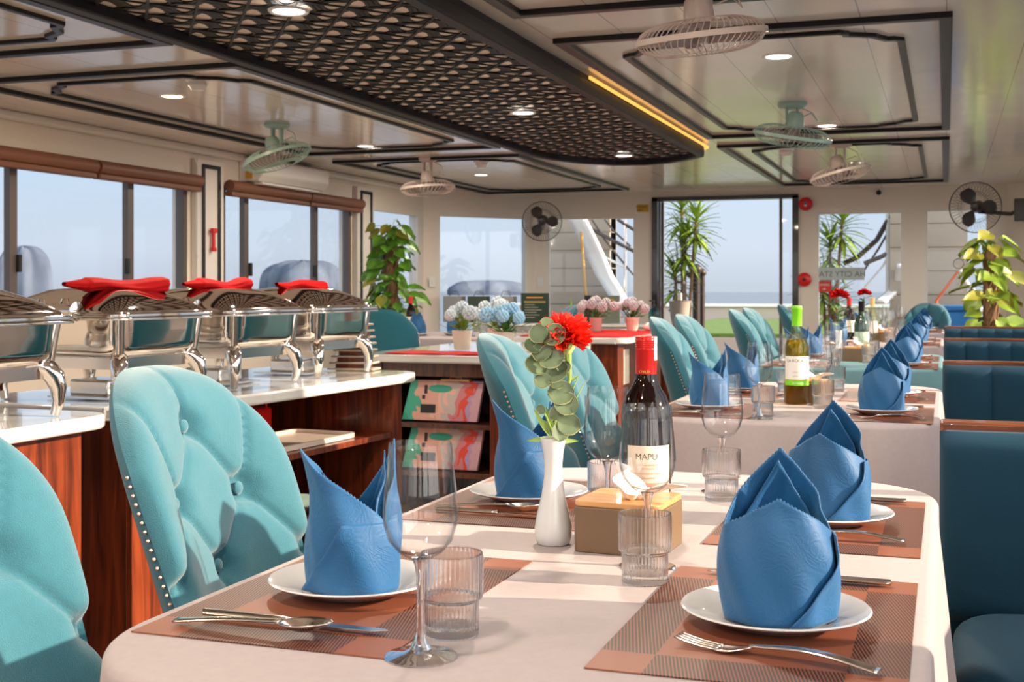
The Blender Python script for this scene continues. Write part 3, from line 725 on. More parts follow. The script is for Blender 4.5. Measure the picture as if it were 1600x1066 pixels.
# --- napkin: mitre fold standing on its plate
def make_napkin(hf, hb, hs, lean, seed, curl=.45, wf=PI/2, out=0.0):
    """hf/hb: heights of front and rear peaks, hs: height at the sides"""
    r = thing('folded_napkin','','napkin',group='blue folded napkins')
    rr = random.Random(seed); ph = rr.uniform(0,6)
    def fpos(a):
        q = ((a+PI/2+PI) % (2*PI))-PI
        w_ = wf if q > 0 else PI/2
        return abs(q)/w_ if abs(q) <= w_ else 1+(abs(q)-w_)/(PI-w_)
    def hgt(a):
        # a from -pi..pi, front peak at -pi/2, rear at +pi/2
        f = fpos(a)     # 0 at front peak, 1 at sides, 2 at back
        if f <= 1: h = hs+(hf-hs)*(1-f)**(.85 if out else 1.05)
        else: h = hs+(hb-hs)*(f-1)**.9
        return h + .0022*abs(math.sin(a*42))
    def body(u, v):
        a = -PI+2*PI*u; h = hgt(a); z = h*v
        f = fpos(a)
        k = z/.18
        rad = .0545+.006*math.sin(PI*min(1,k*1.6))+.0022*math.sin(3*a+ph+6*k)+.0014*math.sin(7*a+ph*2+11*k)
        sxx = 1-.10*k; syy = 1-.10*k
        x = rad*math.cos(a)*sxx*1.04; y_ = rad*math.sin(a)*syy*.94
        if z > hs*.8:
            t = (z-hs*.8)/.1
            y_ += (-math.sin(a))*curl*.05*t*t if f > 1 else (.012-out*(1-f))*t*t
            x *= 1-.10*t
        x += lean[0]*k*k; y_ += lean[1]*k*k
        return (x, y_, z)
    MB().grid(body, 260, 34, closeu=True).build('cloth_wrap', BLUE, r, (0,0,.005), solid=.0016, smooth=60)
    # outer tucked flap running diagonally down the front
    def flap(u, v):
        z = (hs*1.02)*v; a0 = math.radians(-78+62*v+6*math.sin(3*v)); a1 = math.radians(62); a = a0+(a1-a0)*u
        p = body((a+PI)/(2*PI), min(1,z/hgt(a))); rad = math.hypot(p[0],p[1])
        off = .0038+.0035*math.exp(-(u/.08)**2)
        return (p[0]*(1+off/rad), p[1]*(1+off/rad), p[2])
    MB().grid(flap, 30, 24).build('tucked_fold', BLUE, r, (0,0,.005), solid=.0016, smooth=60)
    # inner ply of the rear peak
    def ply(u, v):
        a = math.radians(25+130*u); h = hs*.9+(hb-.012-hs*.9)*(1-abs(u-.5)*2)**1.0; z = hs*.5+(h-hs*.5)*v+.0008*abs(math.sin(u*40))*v
        p = body((a+PI)/(2*PI), min(.999,z/hgt(a))); rad = math.hypot(p[0],p[1])
        return (p[0]*(1-.006/rad), p[1]*(1-.006/rad)-.006*v, p[2])
    MB().grid(ply, 60, 16).build('inner_ply', BLUE, r, (0,0,.005), solid=.0016, smooth=60)
    return r
# --- cutlery
def make_fork():
    r = thing('fork','','fork',group='dinner forks')
    mb = MB()
    def fn(u, v):
        x = -.105+.125*v+0; w_ = .0042-.0012*math.sin(PI*v)+.0015*(1-v)**3*0; w_ = .0062*(1-v)**.6+.0032
        z = .004+.006*math.sin(PI*v)**1.2+.004*v
        return (x, (u-.5)*2*w_, z+.0012*math.cos((u-.5)*PI))
    mb.grid(fn, 7, 24).build('handle', CUTL, r, solid=.0018)
    mb = MB()
    def head(u, v):
        x = .018+.035*v; w_ = .0032+.0085*math.sin(PI/2*min(1,v*1.25)); z = .008-.006*math.sin(PI*v*.6)
        return (x, (u-.5)*2*w_, z-.0015*math.cos((u-.5)*PI))
    mb.grid(head, 9, 10)
    for k in range(4):
        y_ = -.0093+.0062*k
        def tine(u, v): return (.052+.045*v, y_+(u-.5)*(.0036-.0018*v), .0023+.006*v*v)
        mb.grid(tine, 3, 8)
    mb.build('tines', CUTL, r, solid=.0016)
    return r
def make_knife():
    r = thing('knife','','knife',group='dinner knives')
    mb = MB()
    def fn(u, v):
        a = 2*PI*u; x = -.11+.105*v; w_ = (.0078*(1-v)**.5*.45+.0048)*(1 if 0.02 < v < .98 else .55)
        return (x, w_*math.cos(a), .0048+.0036*math.sin(a))
    mb.grid(fn, 14, 22, closeu=True).build('handle', CUTL, r)
    pts = [(-.006,-.0045),(.06,-.008),(.095,-.006),(.11,.002),(.105,.006),(.05,.0065),(-.006,.0045)]
    MB().prism(pts, .003, .0046).build('blade', CUTL, r, smooth=0, bevel=.0006)
    return r
def make_spoon():
    r = thing('spoon','','spoon',group='table spoons')
    mb = MB()
    def fn(u, v):
        x = -.10+.125*v; w_ = .0060*(1-v)**.6+.0026; z = .004+.004*math.sin(PI*v)**1.2+.0095*v*v
        return (x, (u-.5)*2*w_, z+.0012*math.cos((u-.5)*PI))
    mb.grid(fn, 7, 24).build('handle', CUTL, r, solid=.0018)
    mb = MB()
    def bowl(u, v):
        x = .022+.062*v; w_ = .0195*math.sin(PI*min(.985,v*.92+.06))**.62; z = .0135-.010*math.sin(PI*v)*(1-((u-.5)*2)**2)-.009*(1-v)*0+.004*v
        return (x, (u-.5)*2*w_, z)
    mb.grid(bowl, 13, 16).build('bowl', CUTL, r, solid=.0014)
    return r
# --- glasses
def make_wineglass():
    r = thing('wine_glass','','wine glass',group='wine glasses')
    outer = [(.0045,.092),(.010,.096),(.022,.103),(.031,.114),(.0360,.130),(.0368,.142),(.0350,.165),(.0322,.190),(.0305,.2085)]
    inner = [(q-.0011, z+.0006) for q, z in outer[1:]][::-1]; inner[-1] = (.006,.0995)
    MB().lathe(outer+[(.0300,.2093),(.0294,.2085)]+inner[1:]+[(.0001,.098)],64,cap=False).build('bowl', GLASS, r, smooth=60)
    MB().lathe([(.0001,.0975),(.0085,.0965),(.006,.090),(.0042,.080),(.0036,.055),(.0042,.030),(.0065,.016),(.011,.009),(.0001,.007)],32,cap=False).build('stem', GLASSS, r, smooth=60)
    MB().lathe([(.0001,.0072),(.010,.0082),(.016,.0052),(.030,.0030),(.0362,.0018),(.0362,.0006),(.034,.0002),(.0001,.0002)],64,cap=False).build('foot', GLASSR, r, smooth=60)
    return r
def make_tumbler():
    r = thing('ribbed_tumbler','','tumbler',group='ribbed water tumblers')
    prof = [(.0001,.0),(.0265,.0),(.0278,.002),(.0280,.034),(.0290,.0375),(.0322,.0395),(.0325,.045),(.0325,.080),(.0322,.0845)]
    inn = [(.0304,.0845),(.0303,.045),(.0300,.041),(.0262,.036),(.0258,.012),(.0001,.009)]
    n0 = len(prof)
    def rib(k, a):
        if k in (2,3,6,7): return .0007*abs(math.sin(a*21))-.0003
        return 0
    prof2 = [prof[0],prof[1],prof[2],prof[3],prof[4],prof[5],prof[6],prof[7],prof[8]]+inn
    MB().lathe(prof2,168,rib=rib,cap=False).build('body', GLASSR, r, smooth=25)
    MB().tube([(.0313*math.cos(2*PI*i/48),.0313*math.sin(2*PI*i/48),.0848) for i in range(49)], .0010, 6, cap=False).build('rim', GLASS, r)
    return r
proto = {'plate':make_plate(),'fork':make_fork(),'knife':make_knife(),'spoon':make_spoon(),'glass':make_wineglass(),'tumbler':make_tumbler(),
         'nap_r':make_napkin(.130,.176,.088,(.006,.0),1,.5),'nap_l':make_napkin(.160,.170,.080,(0,0),2,.0,math.radians(128),.030),'nap_s':make_napkin(.125,.180,.085,(.0,.004),5,.7)}
used = set()
def put(kind, loc, rz, label):
    p = proto[kind]
    if kind in used: return dup(p, loc, rz, label)
    used.add(kind); p.location = loc; p.rotation_euler = (0,0,rz); p['label'] = label; return p
seats = [('near left',-.657,1.325,'L'),('near right',-.172,1.350,'R'),('far left',-.663,1.995,'L'),('far right',-.172,1.955,'R')]
gl = [('by the near left plate',-.483,1.118),('in front of the tissue box',-.363,1.575),('left of the bottle',-.485,1.838),('by the far right plate',-.372,2.195)]
tu = [('by the near left plate',-.484,1.202),('in front of the tissue box',-.347,1.492),('left of the bottle',-.505,1.916),('by the far right plate',-.360,2.119)]
ZT = .7505
for t in range(5):
    dy = PITCH*t; nm = TNAME[t]; pr = 'on the '+nm
    if t == 4: dy = 10.4-.93-.1
    for (sn_, x, y, side) in seats:
        y2 = y+dy; mx_ = -.657 if side == 'L' else -.177
        my = y2-.0 if side == 'L' else y2+.01
        placemat(mx_, my, f'copper woven placemat at the {sn_} seat {pr}', 0)
        put('plate',(x,y2,.7528),0,f'white plate under the blue napkin, {sn_} seat {pr}')
        if t == 0: kind, rz = {'near left':('nap_l',math.radians(-62)),'near right':('nap_r',math.radians(8)),'far left':('nap_l',math.radians(-62)),'far right':('nap_r',math.radians(-12))}[sn_]
        elif side == 'L': kind, rz = 'nap_l', math.radians(-60-9*t)
        else: kind, rz = 'nap_s', math.radians(10-14*(t % 2))
        put(kind,(x,y2,.7562),rz,f'blue napkin folded into a mitre, {sn_} seat {pr}')
        if side == 'R':
            put('fork',(x-.0+.012,y2-.132,ZT+.003),PI+math.radians(14 if t == 0 and sn_ == 'near right' else 0) if t or sn_ != 'near right' else PI+math.radians(-13),f'steel fork at the {sn_} seat {pr}')
            put('knife',(x+.0,y2+.205,ZT+.003),PI,f'steel knife at the {sn_} seat {pr}')
        else:
            put('knife',(x+.005,y2-.155,ZT+.003),math.radians(-1),f'steel knife at the {sn_} seat {pr}')
            put('spoon',(x-.015,y2-(.190 if sn_ == 'near left' else .128),ZT+.003),math.radians(0),f'steel spoon at the {sn_} seat {pr}')
    for lb, x, y in gl: put('glass',(x,y+dy,ZT),0,f'stemmed wine glass {lb} {pr}')
    for lb, x, y in tu: put('tumbler',(x,y+dy,ZT),0,f'ribbed water tumbler {lb} {pr}')
# --- tissue boxes
def tissue_box(x, y, rz, lab):
    r = thing('tissue_box', lab, 'tissue box', (x,y,ZT), rz, 'tissue boxes')
    MB().prism(rrect(-.062,.062,-.06,.06,.012,5),0,.062).build('case', BOXB, r, bevel=.002)
    MB().prism(rrect(-.061,.061,-.059,.059,.012,5),.062,.0705).build('lid', WOODO, r, bevel=.002)
    rr = random.Random(3)
    def tis(u, v):
        a = 2*PI*u; R = (.012+.028*v)*(1+.35*math.sin(3*a+1)+.2*math.sin(7*a)); z = .0705+.036*v*(1+.35*math.sin(2*a+2))
        return (.014+R*math.cos(a)+.012*v, -.018+R*.8*math.sin(a), z-.012*v*v*(1+math.cos(a)))
    MB().grid(tis, 46, 9, closeu=True).build('tissue', PAPER, r, solid=.0006)
    return r
for t in range(4): tissue_box(-.415,1.688+PITCH*t,math.radians(-4),f'brown wooden-lidded tissue box with a tissue poking out, on the {TNAME[t]}')
# --- bottles
def lbl(r, R, z0, z1, a0, a1, mat, name='label'):
    def fn(u, v): a = math.radians(a0+(a1-a0)*u); return ((R+.0005)*math.sin(a), -(R+.0005)*math.cos(a), z0+(z1-z0)*v)
    return MB().grid(fn, 24, 2).build(name, mat, r)
def bottle(loc, rz, lab, style):
    r = thing('wine_bottle', lab, 'bottle', loc, rz)
    Rb = .0368
    body = [(.0001,.004),(.025,.001),(.034,.001),(Rb,.005),(Rb,.172),(.0355,.185),(.030,.202),(.021,.216),(.0165,.228),(.0148,.245)]
    k = 1.0
    if style == 'mapu':
        MB().lathe([(q,z*.985) for q,z in body]+[(.0148,.25),(.0001,.25)],48,cap=False).build('bottle_glass', DARKW, r, smooth=60)
        pr = [(.0158,.229),(.0160,.268)]
        for q in range(5): pr += [(.0162,.2685+q*.0032),(.0154,.2700+q*.0032)]
        pr += [(.0160,.2855),(.0150,.2875),(.0001,.288)]
        MB().lathe(pr,40,cap=False).build('screw_cap', CAPR, r, smooth=50)
        lbl(r,.0162,.252,.287,42,78,LABELW,'tax_strip')
        text_mesh('CHILD', .0055, 'cap_lettering', GOLD, r, (0,0,.2335), bendr=.0160, ang0=-.25)
        lb_ = lbl(r,Rb,.035,.128,-50,62,LABEL)
        text_mesh('MAPU', .0125, 'lettering', INK, lb_, (0,0,.108), bendr=Rb, ang0=-.05)
        for z, s in ((.099,'cabernet sauvignon'),(.094,'carmenere'),(.0865,'denominacion de origen'),(.080,'valle central')): text_mesh(s, .0042, 'small_print', INKR, lb_, (0,0,z), bendr=Rb)
        lbl(r,Rb+.0002,.062,.074,-40,52,INKR,'label_band')
    elif style == 'roca':
        MB().lathe(body+[(.0148,.262),(.0148,.272)],48,cap=False).build('bottle_glass', BOTTG, r, smooth=60)
        MB().lathe([(.0001,.006),(.026,.004),(.034,.004),(Rb-.0018,.008),(Rb-.0018,.172),(.034,.184),(.0285,.200),(.0001,.200)],48,cap=False).build('wine', WINEY, r, smooth=50)
        MB().lathe([(.0156,.242),(.0158,.290),(.0166,.291),(.0166,.303),(.0155,.3045),(.0001,.305)],36,cap=False).build('foil_capsule', CAPG, r, smooth=40)
        lb_ = lbl(r,Rb,.078,.150,-75,75,LABELW)
        text_mesh('LA ROCA', .0125, 'lettering', INK, lb_, (0,0,.132), bendr=Rb, ang0=-.25)
        for z in (.100,.088): text_mesh('vino blanco', .004, 'small_print', INK, lb_, (0,0,z), bendr=Rb, ang0=-.2)
        gb_ = lbl(r,Rb,.060,.076,-75,75,CAPG,'green_band'); text_mesh('SAUVIGNON', .006, 'band_lettering', LABELW, gb_, (0,0,.0655), bendr=Rb)
    else:
        g, cap, lm = {'dark':(DARKW,CAPR,LABEL),'green':(pm('dark green glass',(.01,.04,.02),.05,coat=.5),DARKW,pm('pale green label',(.40,.55,.42),.6)),'rose':(BOTTG,WOODO,LABEL)}[style]
        MB().lathe(body+[(.0148,.262),(.0001,.262)],32,cap=False).build('bottle_glass', g, r, smooth=60)
        MB().lathe([(.0156,.240),(.0160,.293),(.0001,.295)],24,cap=False).build('foil_capsule', cap, r, smooth=40)
        lbl(r,Rb,.06,.14,-80,80,lm)
    return r
bottle((-.4225,1.824,ZT), math.radians(17),'dark red wine bottle with red screw cap, on the nearest table','mapu')
bottle((-.435,3.93,ZT), math.radians(12),'white wine bottle with green foil and green label band, on the second table','roca')
bottle((-.40,6.50,ZT), .2,'dark green wine bottle with maroon neck, on the third table','green')
bottle((-.62,8.75,ZT), .2,'dark wine bottle with cream label, on the fourth table','dark')
bottle((-.46,8.6,ZT), .2,'pale wine bottle with orange neck, on the fourth table','rose')
# --- bud vases with carnations
def leaf(mb, base, d, n, L, Wd, round_=False, droop=.15):
    d = Vector(d).normalized(); n = Vector(n); s = d.cross(n).normalized(); n = s.cross(d).normalized(); b = Vector(base)
    k = 7
    def fn(u, v):
        if round_: w_ = Wd/2*math.sqrt(max(0,1-(2*min(.995,max(.005,v))-1)**2))**.9
        else: w_ = Wd/2*math.sin(PI*min(.99,max(.01,v**.8)))**.9
        return b + d*(L*v) + s*((u-.5)*2*w_) + n*(-droop*L*v*v + .12*Wd*abs(u-.5)*2)
    mb.grid(fn, 5, k)
def heart(mb, base, d, n, L, Wd):
    d = Vector(d).normalized(); n = Vector(n); s = d.cross(n).normalized(); n = s.cross(d).normalized(); b = Vector(base)
    prof = [.25,.80,1.0,.92,.74,.50,.24,.02]
    def fn(u, v):
        i = v*7; j = min(6,int(i)); w_ = (prof[j]+(prof[j+1]-prof[j])*(i-j))*Wd/2
        back = -.12*L*abs(u-.5)*2*(1-v)**3
        return b + d*(L*v+back) + s*((u-.5)*2*w_) + n*(-.22*L*v*v + .14*Wd*abs(u-.5)*2)
    mb.grid(fn, 5, 8)
def carnation(mb, c, R, seed, n=46, axis=(0,0,1)):
    rr = random.Random(seed); c = Vector(c); ax = Vector(axis).normalized()
    q = ax.to_track_quat('Z','Y').to_matrix()
    for k in range(n):
        t = k/n; el = math.radians(85-78*t); a = k*2.39996
        d = q @ Vector((math.cos(a)*math.cos(el), math.sin(a)*math.cos(el), math.sin(el)*.62))
        tip = R*(.78+.3*rr.random()); w_ = R*.55
        s = d.cross(Vector((rr.uniform(-1,1),rr.uniform(-1,1),rr.uniform(-.3,1)))).normalized(); nn_ = s.cross(d).normalized()
        ph = rr.uniform(0,6)
        def fn(u, v):
            x = (u-.5)*2; zig = .10*R*(1 if int(u*14.01) % 2 else -1)*(1 if v > .95 else 0)
            return c + d*(tip*v*(1-.12*x*x)+zig) + s*(x*w_*v**.8*.75) + nn_*(.09*R*math.sin(x*7+ph)*v)
        mb.grid(fn, 13, 5)
def vase_profile(): return [(.0001,.0),(.020,.0),(.0235,.003),(.0262,.014),(.0262,.026),(.0225,.045),(.0165,.070),(.0132,.095),(.0128,.112),(.0145,.130),(.0182,.1485),(.0180,.1497),(.0165,.149),(.0125,.130),(.0105,.11),(.0001,.10)]
va = thing('bud_vase','white porcelain bud vase on the nearest table, left of the tissue box','vase',(-.520,1.672,ZT))
MB().lathe(vase_profile(),56,cap=False).build('body', PORC, va, smooth=60)
fl = thing('carnation_stem','red carnation with its stem standing in the white vase','flower',(-.520,1.672,ZT+.11))
dv = 1.755
def q3(px, py, dd=0): return at(px, py, dv+dd)-Vector((-.520,1.672,ZT+.11))
mb = MB(); carnation(mb, q3(882,526), .041, 4, 84, (.05,-.45,.9)); mb.build('petals', CARN, fl, smooth=60)
mb = MB(); mb.tube([q3(866,700,.01),q3(880,640),q3(890,590),q3(886,545)], [.003,.003,.003,.007], 8)
mb.build('stem', STEMG, fl)
mb = MB(); c0 = q3(886,535)
mb.lathe([(.004,-.020),(.011,-.008),(.013,.012),(.018,.022)],16,Matrix.Translation(c0),cap=False); mb.build('calyx', pm('pale calyx',(.50,.60,.18),.5), fl)
mb = MB()
for (a, b, c_) in [((868,660),(903,590),.003),((872,670),(912,600),.002),((862,672),(842,632),.0)]:
    mb.tube([q3(*a), q3((a[0]+b[0])/2+2,(a[1]+b[1])/2), q3(*b)], [.0016,.0014,.0008], 6)
for (bx, by, tx, ty, w_) in [(862,684,833,640,.008),(866,680,852,636,.009),(870,676,880,640,.008),(858,686,822,688,.007),(862,690,905,688,.008),(884,600,905,585,.005),(862,672,846,655,.007)]:
    b = q3(bx,by); t_ = q3(tx,ty); leaf(mb, b, t_-b, (0,-1,.3), (t_-b).length, w_)
mb.build('leaves', STEMG, fl)
eu = thing('eucalyptus_sprig','grey green eucalyptus sprig with round leaves in the white vase','foliage',(-.520,1.672,ZT+.11))
mb = MB(); mb.tube([q3(866,702),q3(868,650,-.01),q3(872,610,-.01),q3(862,570,-.015),q3(850,530,-.02),q3(852,508,-.02)], .0016, 6); mb.build('stem', STEMG, eu)
ml, me_ = MB(), MB()
for k, (px, py, r_, tilt) in enumerate([(855,505,11,.4),(842,521,17,-.3),(866,523,19,.2),(833,541,15,.6),(847,549,17,-.2),(861,557,22,.1),(838,571,19,.5),(868,580,21,-.3),(848,595,14,.3),(880,574,13,.6),(877,614,21,.1),(885,631,20,.3),(873,645,17,-.5),(889,663,19,.2),(875,676,15,.7),(870,600,12,.5),(845,640,8,.2)]):
    c = q3(px,py,-.018-.004*(k % 3)); R_ = r_/FPX*dv*.94
    nrm = Vector((math.sin(tilt)*.6+.15,-1,.55+.35*math.cos(k*2.1))).normalized()
    d = Vector((math.cos(k*1.9),0,math.sin(k*1.9)*.6)); d = (d-nrm*d.dot(nrm)).normalized()
    leaf(ml, c-d*R_, d, nrm, 2*R_, 2*R_*.92, True, .10)
    leaf(me_, c-d*R_*1.07, d, nrm, 2.14*R_, 2.14*R_*.92, True, .10)
ml.build('leaves', EUC, eu, smooth=60); 
for v_i in range(len(me_.v)): pass
eo = me_.build('leaf_margins', EUCR, eu, smooth=60); eo.location = (-.0004,.0007,-.0004)
for i, (x, y) in enumerate([(-.50,6.36),(-.52,8.70),(-.50,3.99)]):
    if i == 2: continue
    v2 = thing('bud_vase', f'white bud vase on the {TNAME[i+2]}', 'vase', (x,y,ZT)); MB().lathe(vase_profile(),24,cap=False).build('body', PORC, v2)
    f2 = thing('carnation_stem', f'red carnation with leafy stem on the {TNAME[i+2]}', 'flower', (x,y,ZT+.12))
    mb = MB(); carnation(mb,(.0,0,.20),.05,9+i,40); mb.build('petals', RED, f2); mb = MB(); mb.tube([(0,0,0),(0,0,.18)],.003,6)
    for k in range(9): leaf(mb,(0,0,.03+.017*k),(math.cos(k*2.4),math.sin(k*2.4),.5),(0,0,1),.06,.03)
    mb.build('leaves', LEAFD, f2)

# ================================================================ CHAIRS
def make_chair():
    r = thing('dining_chair','','chair')
    btn = [(0,.865),(-.095,.745),(.095,.745),(0,.625),(-.19,.625),(.19,.625)]
    segs = [((0,.865),(0,.98)),((0,.865),(-.095,.745)),((0,.865),(.095,.745)),((-.095,.745),(0,.625)),((.095,.745),(0,.625)),((-.095,.745),(-.17,.98)),((.095,.745),(.17,.98)),((-.095,.745),(-.19,.625)),((.095,.745),(.19,.625)),((-.19,.625),(-.25,.56)),((.19,.625),(.25,.56)),((0,.625),(0,.5))]
    Z0 = .43
    def base(u, v):
        a = abs(u); zt = .97-.155*a**3.4; z = Z0+(zt-Z0)*v
        k = (z-Z0)/.54
        W = .182+.033*math.sin(min(1,k*1.15)*PI*.55)-.03*max(0,k-.8)
        xb = -.155*k**1.1+.115*a**2.3*(1-.35*k)
        return xb, u*W, z
    def front(uu, v):
        u = uu*2-1; x, y, z = base(u, v); a = abs(u)
        pad = .075*max(0,(1-a**7))**.5*max(0,(1-v**14))**.5*min(1,(v+.001)*12)**.5
        d = 0
        for by, bz in btn: d += .024*math.exp(-(((y-by)**2+(z-bz)**2)/.026**2))
        for (a1,b1),(a2,b2) in segs:
            dx, dz = a2-a1, b2-b1; t = max(0,min(1,((y-a1)*dx+(z-b1)*dz)/(dx*dx+dz*dz))); px_, pz_ = a1+dx*t, b1+dz*t
            d = max(d, 0) + .0095*math.exp(-(((y-px_)**2+(z-pz_)**2)/.0060**2)) + .006*math.exp(-(((y-px_)**2+(z-pz_)**2)/.022**2))
        return (x+pad-min(d,.034)*(1 if pad > .02 else pad/.02), y, z)
    MB().grid(front, 81, 81).build('backrest_cushion', TEAL, r, smooth=80)
    def back(uu, v):
        u = 1-uu*2; x, y, z = base(u, v); a = abs(u)
        return (x-.022*max(0,(1-a**8))**.5*max(0,(1-v**14))**.5, y, z)
    MB().grid(back, 41, 31).build('backrest_shell', TEALD, r, smooth=80)
    for by, bz in btn[:4]:
        k = (bz-Z0)/.54; W = .214; u = by/W; x = -.155*k**1.1+.115*abs(u)**2.3*(1-.35*k)+.075-.030
        MB().ball((x+.004,by,bz),.0125,14,8,(.55,1,1)).build('button', TEAL, r)
    mb = MB()
    for k in range(26):
        v = .06+.9*k/25
        for s in (-1,1):
            x, y, z = base(s*.985, v); mb.ball((x-.004,y+s*.003,z),.0035,6,4)
    mb.build('nailhead_trim', pm('brass nailheads',(.75,.45,.35),.3,metal=.8), r)
    def seat(uu, v):
        a = 2*PI*uu; rr_ = .235*(1 if v > .5 else 1)
        c, s_ = math.cos(a), math.sin(a); e_ = 2/3.2
        x = .215*math.copysign(abs(c)**e_, c); y = .225*math.copysign(abs(s_)**e_, s_)
        ang = PI*v; k = math.sin(ang)**.35 if 0 < v < 1 else 0.0
        return (.08+x*k, y*k, .435+.045*-math.cos(ang))
    MB().grid(seat, 48, 16, closeu=True).build('seat', TEAL, r, smooth=80)
    for sx, sy in ((-.09,-.17),(-.09,.17),(.26,-.17),(.26,.17)):
        MB().tube([(sx+(-.03 if sx < 0 else .02),sy*1.12,0),(sx,sy,.41)], [.012,.019], 10).build('leg', WOODD, r)
    return r
ch0 = make_chair(); first = [True]
def chair(x, y, rz, lab, group):
    if first[0]:
        first[0] = False; ch0.location = (x,y,0); ch0.rotation_euler = (0,0,rz); ch0['label'] = lab; ch0['group'] = group; return ch0
    return dup(ch0, (x,y,0), rz, lab, group)
CXX = -1.20
G1 = 'tufted chairs along the left side of the tables'
for t in range(5):
    dy = PITCH*t if t < 4 else 9.55
    for k, (y, nm2) in enumerate(((1.35,'nearer'),(1.965,'farther'))):
        if t == 4 and k == 1: continue
        chair(CXX, y+dy-(.075 if t == 0 else .05), math.radians((3 if k == 0 else -2)), f'teal button-tufted chair, {nm2} of the two left of the {TNAME[t]}', G1)
chair(-.17, 12.15, math.radians(-100),'teal barrel chair at the far end of the farthest table, near the right window','end chairs')
chair(-3.52,7.62, math.radians(95),'dark teal chair seen from behind beside the pothos plant','chairs around the left tables')
chair(-3.05,9.95, math.radians(-150),'dark teal chair behind the left table with the red capped bottle','chairs around the left tables')

# ================================================================ BOOTHS
def booth(y, k, lab, nch):
    r = thing('booth_bench', lab, 'bench', (-.012,y,0), 0, 'dark teal booth benches on the right')
    W = .70
    def fn(u, v):
        x = W*u; ph = (x/W*nch) % 1
        bulge = .022*(abs(math.sin(PI*ph)))**.35 if nch else 0
        z = .42+.393*v
        e_ = max(0,1-(2*v-1)**16)**.5*max(0,1-(2*u-1)**24)**.5
        return (x, -.06-bulge*e_-.02*e_, z)
    MB().grid(fn, 120, 24).build('backrest_cushion', TEALS, r, smooth=60)
    MB().box(0.002,W-.002,-.06,.0,.25,.811).build('backrest', TEALS, r, bevel=.012)
    MB().box(-.0,W+.0,.0,.07,0,.826).build('wooden_rail', WOODRAIL, r, bevel=.006, label='brown wooden divider behind the cushion')
    def seat(uu, v):
        a = 2*PI*uu; c, s_ = math.cos(a), math.sin(a); e_ = 2/7
        x = (W/2-.012)*math.copysign(abs(c)**e_, c); y_ = .235*math.copysign(abs(s_)**e_, s_); ang = PI*v; q = math.sin(ang)**.25 if 0 < v < 1 else 0.0
        return (W/2+.012+x*q, -.305+y_*q, .41-.055*math.cos(ang))
    MB().grid(seat, 64, 16, closeu=True).build('seat', TEALS, r, smooth=80)
    MB().box(.08,W-.02,-.50,-.04,0,.36).build('plinth', BLK, r)
    return r
for k, (lab, nch) in enumerate([('dark teal booth bench nearest the camera, at the right edge',2),('dark teal channel-backed booth bench, second from the camera',4),('dark teal channel-backed booth bench, third from the camera',6),('dark teal channel-backed booth bench, fourth from the camera',6),('dark teal booth bench farthest from the camera, under the right window',5)]):
    bo = booth(2.80+PITCH*k if k < 4 else 12.5, k, lab, nch)
    if k == 4: bo.scale = (.6,1,1); bo.location.x = .24

# ================================================================ BUFFET COUNTERS
def top_slab(x0, x1, y0, y1, z, ch, parent, t=.035):
    pts = [(x0,y0),(x1-ch,y0)]+arc(x1-ch,y0+ch,ch,-90,0,5)+arc(x1-ch,y1-ch,ch,0,90,5)+[(x0,y1)]
    return MB().prism(pts, z-t, z).build('marble_worktop', MARB, parent, bevel=.008)
# counter 1 (near left), counter 2 (open shelves), islands 3 and 4
c1 = thing('buffet_counter','red brown buffet counter at the left edge with a white marble top','counter',(0,0,0))
top_slab(-2.62,-1.94,-.6,2.62,.80,.10,c1)
MB().box(-2.58,-1.99,-.55,2.53,.06,.765).build('cabinet', WOODR, c1, bevel=.004); MB().box(-2.54,-2.03,-.5,2.5,0,.06).build('plinth', BLK, c1)
r2 = math.radians(-4.4)
c2 = thing('buffet_counter','open red brown shelf counter with a white marble top under the far chafing dishes','counter',(-1.985,2.70,0),r2)
top_slab(-.66,.035,0,1.59,.80,.11,c2)
MB().box(-.61,-.58,.02,1.52,.06,.765).build('back_panel', WOODR, c2); MB().box(-.58,-.02,.03,.06,.06,.765).build('side_panel', WOODR, c2, bevel=.002)
MB().box(-.58,-.02,.52,.55,.06,.765).build('divider', WOODR, c2, bevel=.002)
MB().prism([(-.58,1.44),(-.06,1.44),(-.02,1.45),(-.005,1.475),(-.02,1.50),(-.06,1.52),(-.58,1.52)],.06,.765).build('side_panel', WOODR, c2)
MB().box(-.02,.0,.02,.52,.06,.765).build('front_panel', WOODR, c2, bevel=.002)
MB().box(-.58,-.03,.55,1.44,.565,.585).build('shelf', WOODR, c2, bevel=.002)
MB().box(-.58,-.03,.55,1.44,.34,.36).build('shelf', WOODR, c2, bevel=.002); MB().box(-.61,-.03,.03,1.5,.0,.08).build('plinth', WOODD, c2)
def c2w(x, y, z): return Vector((-1.985+x*math.cos(r2)-y*math.sin(r2), 2.70+x*math.sin(r2)+y*math.cos(r2), z))
tr_ = thing('serving_tray','pale rectangular tray on the upper shelf of the open counter','tray',c2w(-.20,1.02,.587),r2)
MB().prism(rrect(-.13,.13,-.24,.24,.03),0,.004).build('base', pm('tray beige',(.62,.52,.44),.3), tr_); MB().strip(rrect(-.13,.13,-.24,.24,.03),.006,.0,.016,True).build('raised_edge', pm('tray beige',(.62,.52,.44),.3), tr_)
for k, (yy, zz) in enumerate(((.80,.587),)):
    bg_ = thing('red_gift_bag','red paper bag with corded handles behind the tray','bag',c2w(-.42,1.10,.587),r2)
    MB().box(-.05,.05,-.09,.09,0,.10).build('bag_body', RED, bg_, bevel=.01)
    for s in (-.045,.045): MB().tube([(s,-.06,.10),(s,-.05,.15),(s,.0,.17),(s,.05,.15),(s,.06,.10)],.003,6).build('handle', REDP, bg_)
